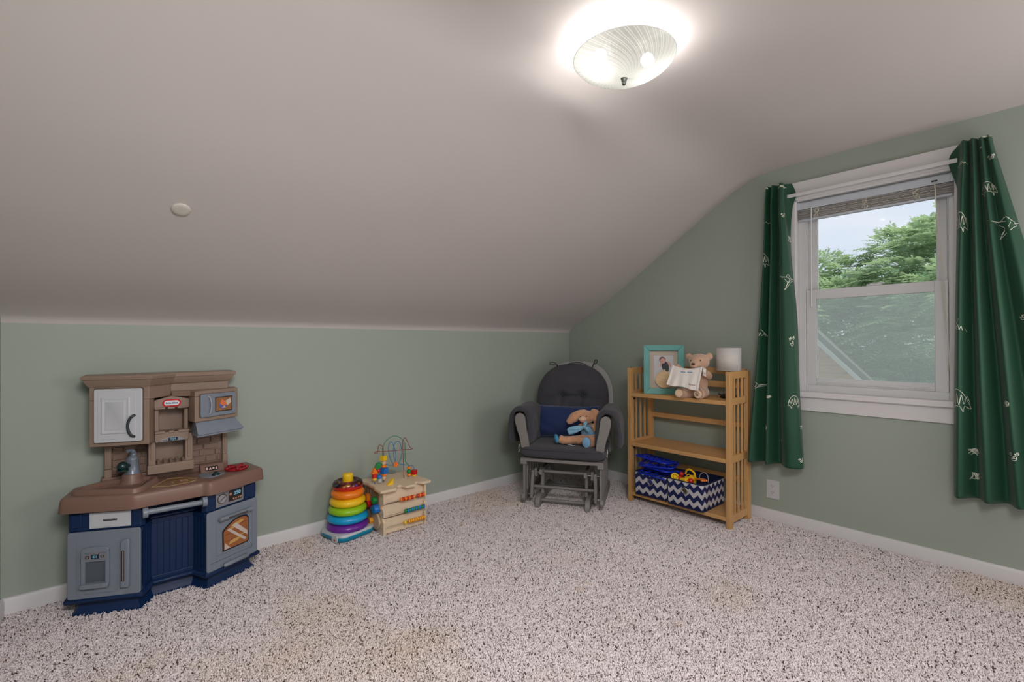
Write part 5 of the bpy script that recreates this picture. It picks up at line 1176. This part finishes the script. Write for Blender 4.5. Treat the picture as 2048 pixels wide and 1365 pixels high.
# centre bay: two open niches
by0 = .132
bay = kp('centre_bay', lambda b: (b.bx(-.088, -.058, .026, by0-.018, .600, .745), b.bx(.062, .096, .026, by0-.018, .600, .745), b.bx(-.088, .096, .024, .034, .58, .99), b.prism([(-.088, .030), (.096, .030), (.100, .125), (-.092, .125)], .560, .606)), tan_plastic, bevel=.005)
kp('bay_column', lambda b: (b.bx(-.078, -.068, by0-.019, by0-.014, .625, .725), b.bx(.073, .083, by0-.019, by0-.014, .625, .725)), tan_plastic, bay, bevel=.002)
kp('bay_shelf', lambda b: (b.prism([(-.063, .720), (-.055, .712), (-.02, .733), (.004, .737), (.030, .733), (.062, .712), (.076, .720), (.078, .764), (-.063, .764)], .026, by0, 'y')), tan_plastic, bevel=.004)
kp('bay_wall', lambda b: (b.bx(-.063, -.045, .026, by0-.022, .764, .885), b.bx(.058, .076, .026, by0-.022, .764, .885)), tan_plastic, bevel=.004)
kp('shelf_notch_shade', lambda b: (b.bx(-.020, -.010, by0-.040, by0-.006, .7635, .7645), b.bx(.018, .028, by0-.040, by0-.006, .7635, .7645)), mat('tan_shadow_line', (96, 78, 66), .6), bevel=0)  # darker tan strips paint the shade of two notches
kp('bay_hood', lambda b: b.prism([(-.066, .886), (.078, .886), (.078, .925), (.004, .942), (-.066, .925)], .026, by0, 'y'), tan_plastic, bevel=.004)
kp('bay_hood_lip', lambda b: (b.bx(-.064, -.022, .08, by0+.004, .879, .888), b.bx(-.012, .018, .08, by0+.004, .879, .888), b.bx(.028, .076, .08, by0+.004, .879, .888)), tan_plastic, bevel=.002)
kp('bay_shelf_lip', lambda b: (b.bx(-.063, -.022, .08, by0+.006, .758, .770), b.bx(-.008, .016, .08, by0+.006, .758, .770), b.bx(.030, .078, .08, by0+.006, .758, .770)), tan_plastic, bevel=.003)
kp('clock_sticker', lambda b: b.prism([(-.044, .7175), (.058, .7175)]+[(.007+.051*math.cos(a), .7175+.022*math.sin(a)) for a in [PI*k/12 for k in range(1, 12)]], by0, by0+.0006, 'y'), sticker_grey, bevel=0)
kp('clock_display', lambda b: b.bx(-.010, .030, by0+.0006, by0+.001, .7195, .7345), MATS['display_blue'], bevel=0)
FMB = Matrix.Translation((0, by0, 0))
kit_text('clock_digits', '7:24', .013, print_cyan, pk, FMB, .010, .727, .0013, .0003)
kp('clock_icons', lambda b: (b.bx(-.029, -.025, by0+.0006, by0+.001, .7205, .7245), b.bx(-.020, -.015, by0+.0006, by0+.001, .7205, .7255)), sticker_dark, bevel=0)
for k in range(5): kp('utensil_peg', lambda b: (b.tube([(-.046+.0255*k, .060, .614), (-.046+.0255*k, .100, .613), (-.046+.0255*k, .122, .604)], .0075, 10)), tan_plastic, bay, smooth=50, bevel=0)
lgr = kp('oval_badge', lambda b: b.prism([(.005+.020*math.copysign(1, math.cos(a))+.0185*math.cos(a), .908+.0185*math.sin(a)) for a in [2*PI*(k+.5)/32 for k in range(32)]], by0, by0+.003, 'y'), mat('badge_red', (200, 22, 28), .3), bevel=.001)
kp('badge_centre', lambda b: b.prism([(.005+.020*math.copysign(1, math.cos(a))+.011*math.cos(a), .908+.0115*math.sin(a)) for a in [2*PI*(k+.5)/32 for k in range(32)]], by0+.003, by0+.0038, 'y'), print_white, lgr, bevel=0)
kit_text('badge_lettering', 'little tikes', .0125, mat('badge_blue', (30, 60, 120), .4), lgr, FMB, .005, .908, .0042, .0004)
# upper cabinets
C1, C2 = (-.304, .112), (-.090, .200)
LC = [(-.300, .004), C1, C2, (.004, .085), (.004, .004)]
LCL = [(-.300, .004), C1, C2, (-.066, .142), (-.066, .004)]
kp('upper_cabinet', lambda b: (b.prism(LCL, .726, .940), b.prism(LC, .9402, 1.012)), tan_plastic, bevel=.003, seg=2)
FC = frame_T(C1, C2); LW = (Vector(C2)-Vector(C1)).length
kp('door_shadow_line', lambda b: b.prism(round_poly([(.018, .742), (.212, .742), (.212, .998), (.018, .998)], .010), 0, .001, 'y'), MATS['tan_shadow_line'], T=FC, bevel=0)  # thin dark plate paints the shadow line round the door
cdr = kp('cabinet_door', lambda b: b.prism(round_poly([(.022, .745), (.208, .745), (.208, .994), (.022, .994)], .010), .0, .014, 'y'), white_plastic, T=FC, bevel=.004)
kp('door_border', lambda b: b.prism([(.038, .760), (.184, .760), (.184, .980), (.038, .980)], .013, .0155, 'y'), white_plastic, cdr, FC, bevel=.001)
def inset(b):
    def rg(g, d): return [(.054+g, d, .788+g), (.158-g, d, .788+g), (.158-g, d, .952-g), (.054+g, d, .952-g)]
    b.loft([rg(-.004, .0150), rg(-.004, .0155), rg(0, .0192), rg(.004, .0190), rg(.009, .0160), rg(.013, .0160), rg(.018, .0195)])
kp('raised_centre', inset, white_plastic, cdr, FC, bevel=.0008)
kp('door_handle', lambda b: b.tube(cat_rom([(.180, .013, .768), (.170, .021, .774), (.160, .023, .792), (.156, .024, .818), (.160, .023, .845), (.171, .021, .863), (.181, .013, .869)], 5), .0062, 10), charcoal_plastic, cdr, FC, smooth=60, bevel=0)
# back section and cornice
kp('upper_back', lambda b: (b.bx(.004, .262, .004, .078, .945, 1.012), b.bx(.080, .262, .004, .078, .80, .945)), tan_plastic, bevel=.004)
corn = [(-.300, .002), (-.308, .116), (-.088, .208), (.010, .094), (.266, .088), (.262, .002)]
def cornice(b):
    rings = []
    for z, d in ((1.004, .0), (1.010, .004), (1.020, .010), (1.032, .017), (1.036, .018), (1.038, .024), (1.050, .026), (1.056, .022), (1.058, .014)):
        o = offset_poly(corn, d); rings.append([(x, max(y, .002), z) for x, y in o])
    b.loft(rings)
kp('cornice', cornice, tan_plastic, smooth=32, bevel=0)
# microwave box on the right
M1, M2 = (.092, .205), (.300, .112)
kp('microwave_box', lambda b: (b.prism([(.077, .140), M1, M2, (.300, .020), (.077, .020)], .808, .936), b.prism([(.008, .085), (.010, .095), (.080, .150), M1, M2, (.300, .020), (.008, .020)], .9362, .964)), tan_plastic, bevel=.003, seg=2)
FW_ = frame_T(M1, M2)
kp('microwave_shadow_line', lambda b: b.prism(round_poly([(.022, .826), (.214, .826), (.214, .948), (.022, .948)], .010), 0, .001, 'y'), MATS['tan_shadow_line'], T=FW_, bevel=0)  # dark tan rim painted as shade round the microwave door
mwd = kp('microwave_door', lambda b: b.prism(round_poly([(.024, .828), (.212, .828), (.212, .946), (.024, .946)], .010), 0, .012, 'y'), grey_plastic, T=FW_, bevel=.004)
kp('microwave_handle', lambda b: b.tube(cat_rom([(.062, .012, .842), (.066, .019, .850), (.071, .022, .887), (.066, .019, .924), (.060, .012, .934)], 5), .0032, 8), mat('handle_pale', (170, 170, 178), .3), mwd, FW_, smooth=60, bevel=0)
kp('microwave_window', lambda b: b.prism(round_poly([(.096, .850), (.188, .850), (.188, .926), (.096, .926)], .002, 2), .0118, .0132, 'y'), print_black, mwd, FW_, bevel=0)
mpn = kp('printed_picture', lambda b: b.bx(.100, .184, .0132, .0136, .854, .922), mat('print_ochre', (150, 104, 66), .3), mwd, FW_, bevel=0)
kp('printed_bowl', lambda b: b.prism([(.118, .892)]+[(.138+.021*math.cos(a), .884+.021*math.sin(a)) for a in [PI+PI*k/10 for k in range(11)]]+[(.160, .895)], .0136, .0139, 'y'), mat('print_bluebowl', (90, 104, 180), .3), mwd, FW_, bevel=0)
kp('printed_food', lambda b: (b.prism([(.120, .890), (.130, .912), (.142, .904), (.156, .892), (.158, .880), (.136, .878)], .0139, .0141, 'y')), mat('print_carrot', (226, 120, 70), .3), mwd, FW_, bevel=0)
kp('printed_steam', lambda b: (b.prism([(.150, .902), (.176, .915), (.180, .892), (.160, .876)], .0139, .0141, 'y'), b.prism([(.128, .868), (.15, .866), (.146, .878)], .0141, .0143, 'y')), mat('print_pale', (205, 190, 180), .3), mwd, FW_, bevel=0)
# range hood flap
def hood(b):
    n1, n2 = Vector(M1), Vector(M2); d = (n2-n1).normalized(); nn = Vector((-d.y, d.x))
    def P(u, o, z): q = n1+d*u+nn*o; return (q.x, q.y, z)
    tp_ = [P(.010, -.012, .808), P(.215, -.012, .808), P(.215, -.07, .808), (.094, .112, .808)]
    bt = [P(.002, .022, .752), P(.245, .022, .752), P(.235, -.075, .752), (.088, .110, .752)]
    b2 = [P(.004, .024, .744), P(.247, .024, .744), P(.235, -.075, .744), (.087, .110, .744)]
    b3 = [P(.000, .018, .742), P(.240, .018, .742), P(.230, -.075, .742), (.089, .110, .742)]
    b4 = [P(.002, .020, .734), P(.243, .020, .734), P(.230, -.075, .734), (.089, .110, .734)]
    b.loft([tp_, bt, b2, b3, b4])
kp('range_hood', hood, grey_plastic, bevel=.0015)
# ---------------------------------------------------------------- outside: garden, neighbour's roof, trees
GZ = -2.6
b = MB(); b.bx(XE+.6, 60, -40, 40, GZ-.1, GZ); tag(b.build('lawn', mat('lawn_green', (80, 120, 60), .95, var=.25, vscale=2)), 'green lawn below the window', 'lawn', kind='structure')
nh = thing('neighbour_house', 'brown sided neighbour house with white rake boards below the window', 'house', (7.2, 1.745, GZ), math.radians(13.7))
HX = 7.2; sl = (1.079-.765)/(1.872-1.592)
# gable line measured on the far wall: slope falls towards the right
yr0, zr0 = 1.745, .880; k_ = 1.095
peak = (yr0+2.2, zr0+2.2*k_); eave = (yr0-1.2, zr0-1.2*k_); eave2 = (peak[0]+3.4, peak[1]-3.4*k_)
def hp(name, poly, x0, x1, m): 
    b = MB(T=Matrix.Translation((-7.2, -1.745, -GZ))); b.prism(poly, x0, x1, 'x'); return b.build(name, m, nh)
hp('wall', [(eave[0]+.25, GZ), (eave[0]+.25, eave[1]+.25*k_-.02), (peak[0], peak[1]-.02), (eave2[0]-.25, eave2[1]+.25*k_-.02), (eave2[0]-.25, GZ)], HX, HX+1.8, mat('brown_siding', (176, 134, 114), .8))
zz = GZ
k = 0
def edge_y(z):  # left/right limits of the gable at height z
    return (peak[0]-(peak[1]-z)/k_, peak[0]+(peak[1]-z)/k_)
for k in range(46):
    z = -.6+k*.10; a, c = edge_y(z+.1)
    a = max(a, eave[0]+.25); c = min(c, eave2[0]-.25)
    if z+.1 > peak[1]-.1: break
    hp('siding_board', [(a, z), (c, z), (c, z+.096), (a, z+.096)], HX-.02, HX, MATS['brown_siding'])
def strip(name, off0, off1, x0, x1, m):
    n = math.hypot(1, k_); dz0, dz1 = off0*n, off1*n
    hp(name, [(eave[0]-.1, eave[1]-.1*k_+dz0), (peak[0], peak[1]+dz0), (peak[0], peak[1]+dz1), (eave[0]-.1, eave[1]-.1*k_+dz1)], x0, x1, m)
    hp(name, [(eave2[0]+.1, eave2[1]-.1*k_+dz0), (peak[0], peak[1]+dz0), (peak[0], peak[1]+dz1), (eave2[0]+.1, eave2[1]-.1*k_+dz1)], x0, x1, m)
strip('rake_board', -.045, -.005, HX-.06, HX-.02, white_paint); strip('rake_trim', .0, .055, HX-.30, HX-.26, white_paint); strip('soffit', -.0, .015, HX-.28, HX, mat('soffit_dark', (90, 84, 86), .8)); strip('roof', .015, .075, HX-.32, HX+1.9, MATS['roof_shingle'])

# trees with pinnate leaves
def leafmat(name, c, tl):
    m = bpy.data.materials.new(name); m.use_nodes = True; n = m.node_tree; n.nodes.clear()
    o = n.nodes.new('ShaderNodeOutputMaterial'); d = n.nodes.new('ShaderNodeBsdfDiffuse'); t = n.nodes.new('ShaderNodeBsdfTranslucent'); mx = n.nodes.new('ShaderNodeMixShader'); mx.inputs[0].default_value = .42
    at = n.nodes.new('ShaderNodeAttribute'); at.attribute_name = 'shade'; r = n.nodes.new('ShaderNodeValToRGB')
    r.color_ramp.elements[0].color = lin([v*.72 for v in c])+(1,); r.color_ramp.elements[1].color = lin([min(255, v*1.18) for v in c])+(1,)
    n.links.new(at.outputs['Fac'], r.inputs[0]); n.links.new(r.outputs[0], d.inputs[0]); t.inputs[0].default_value = lin(tl)+(1,)
    n.links.new(d.outputs[0], mx.inputs[1]); n.links.new(t.outputs[0], mx.inputs[2]); n.links.new(mx.outputs[0], o.inputs[0]); return m
leaf_a = leafmat('leaf_bright', (174, 192, 164), (168, 192, 142)); leaf_b = leafmat('leaf_deep', (142, 170, 148), (140, 172, 130))
bark = mat('bark', (96, 84, 74), .95, bump=.4, bscale=12)
def tree_mesh(name, seed, R, H, nfr, m):
    rg = np.random.RandomState(seed)
    # clumps of foliage: many small lobes over an egg shaped crown
    nl = 26; th = rg.uniform(0, 2*PI, nl); ph = np.arccos(rg.uniform(-.85, 1, nl)); rr = rg.uniform(.45, 1.0, nl)
    lob = np.stack([np.cos(th)*np.sin(ph)*R*rr, np.sin(th)*np.sin(ph)*R*rr, np.cos(ph)*H*rr], 1); lr = rg.uniform(.28, .5, nl)*R
    li = rg.randint(0, nl, nfr); v = rg.normal(size=(nfr, 3)); v /= np.linalg.norm(v, axis=1)[:, None]; v[:, 2] = np.abs(v[:, 2])*.9-.15*rg.rand(nfr)
    pos = lob[li]+v*(lr[li]*rg.uniform(.75, 1.05, nfr))[:, None]
    out = pos-np.array([0, 0, -.2*H]); out /= np.linalg.norm(out, axis=1)[:, None]
    d = v*.7+out*.5+rg.normal(size=(nfr, 3))*.35; d[:, 2] *= .5; d /= np.linalg.norm(d, axis=1)[:, None]
    side = np.cross(d, np.array([0, 0, 1.])); side /= np.linalg.norm(side, axis=1)[:, None]+1e-9; upv = np.cross(side, d)
    L = rg.uniform(.22, .42, nfr); K = 7
    V = []; F = []; S = []
    sh = np.clip(rg.normal(.5, .25, nfr), 0, 1)
    for j in range(K):
        t = (j+.6)/K; c = pos+d*(L*t)[:, None]; c[:, 2] -= .35*L*t*t
        for sgn in (-1, 1, ) if j < K-1 else (0,):
            ll = L*(.34 if sgn else .30)*(1-.45*abs(t-.45)); ww = ll*.17
            a = side*sgn+d*.45; a /= np.linalg.norm(a, axis=1)[:, None]; a[:, 2] -= .25
            wv = np.cross(a, upv); wv /= np.linalg.norm(wv, axis=1)[:, None]+1e-9
            tip = c+a*ll[:, None]; mid = c+a*(ll*.5)[:, None]+upv*(ll*.08)[:, None]
            V.append(np.stack([c, mid+wv*ww[:, None], tip, mid-wv*ww[:, None]], 1)); S.append(sh)
    V = np.concatenate(V, 0); n = len(V); S = np.concatenate(S)
    me = bpy.data.meshes.new(name); me.vertices.add(n*4); me.vertices.foreach_set('co', V.reshape(-1)); me.loops.add(n*4); me.loops.foreach_set('vertex_index', np.arange(n*4)); me.polygons.add(n); me.polygons.foreach_set('loop_start', np.arange(n)*4); me.update(calc_edges=True)
    at = me.attributes.new('shade', 'FLOAT', 'FACE'); at.data.foreach_set('value', S); me.materials.append(m); return me, lob
protos = [tree_mesh('foliage', 1, 1.7, 1.9, 5200, leaf_a), tree_mesh('foliage', 2, 1.9, 2.1, 5600, leaf_a), tree_mesh('foliage', 3, 2.3, 2.3, 5200, leaf_b)]
trees = [  # proto, x, y, crown centre z, scale, turn, label
 (0, 11.0, 3.05, 1.00, .95, .3, 'bright green tree beyond the window, left side of the upper pane'),
 (1, 10.9, .80, 1.10, 1.0, 2.0, 'tall bright tree beyond the window, right side of the upper pane'),
 (0, 9.6, 1.95, -.35, .70, 4.0, 'low leafy tree in the middle of the lower pane, behind the rake board'),
 (1, 8.2, .55, -.7, .55, 1.2, 'yellow green bush low at the right of the lower pane'),
 (2, 15.6, 2.6, .2, 1.15, .8, 'deep green tree behind the bright ones in the middle distance'),
 (2, 15.4, -2.6, .4, 1.2, 2.6, 'deep green tree farther off to the right of the pane'),
 (2, 16.0, 8.0, .3, 1.2, 5.0, 'deep green tree farther off beyond the house roof'),
 (0, 11.0, -2.4, .8, 1.1, 3.3, 'bright tree hidden mostly behind the right curtain'),
 (1, 12.6, 6.2, .9, 1.0, 5.6, 'bright tree hidden mostly behind the left curtain'),
 (0, 12.2, 4.4, -.9, .85, 1.7, 'leafy shrub low behind the neighbour roof line'),
 (1, 12.6, 1.9, -1.1, .8, 3.9, 'leafy shrub low in the middle of the lower pane'),
 (0, 11.4, .1, -.9, .85, 5.1, 'leafy shrub low at the right edge of the lower pane'),
 (2, 20.5, 1.6, 2.6, 1.25, 4.4, 'deep green tree farthest off, its crown highest at the right'),
]
for k, (pi_, x, y, z, s, a, lab) in enumerate(trees):
    t = thing('tree', lab, 'tree', (x, y, GZ), a, 'trees outside the window')
    me, lob = protos[pi_]; f = bpy.data.objects.new('foliage', me); COL.objects.link(f); f.parent = t; f.location = (0, 0, z-GZ); f.scale = (s, s, s); f['kind'] = 'stuff'
    b = MB(); h = z-GZ; b.tube([(0, 0, 0), (.05, 0, h*.5), (0, .05, h), (0, 0, h+.8*s)], [.16, .13, .09, .04], 8)
    for j in range(0, 12): q = lob[j]*s*.85; b.tube([(0, 0, h-.6*s+j*.05), (q[0]*.5, q[1]*.5, h+q[2]*.35), (q[0], q[1], h+q[2])], [.05, .03, .012], 5)
    b.build('trunk', bark, t, smooth=60)
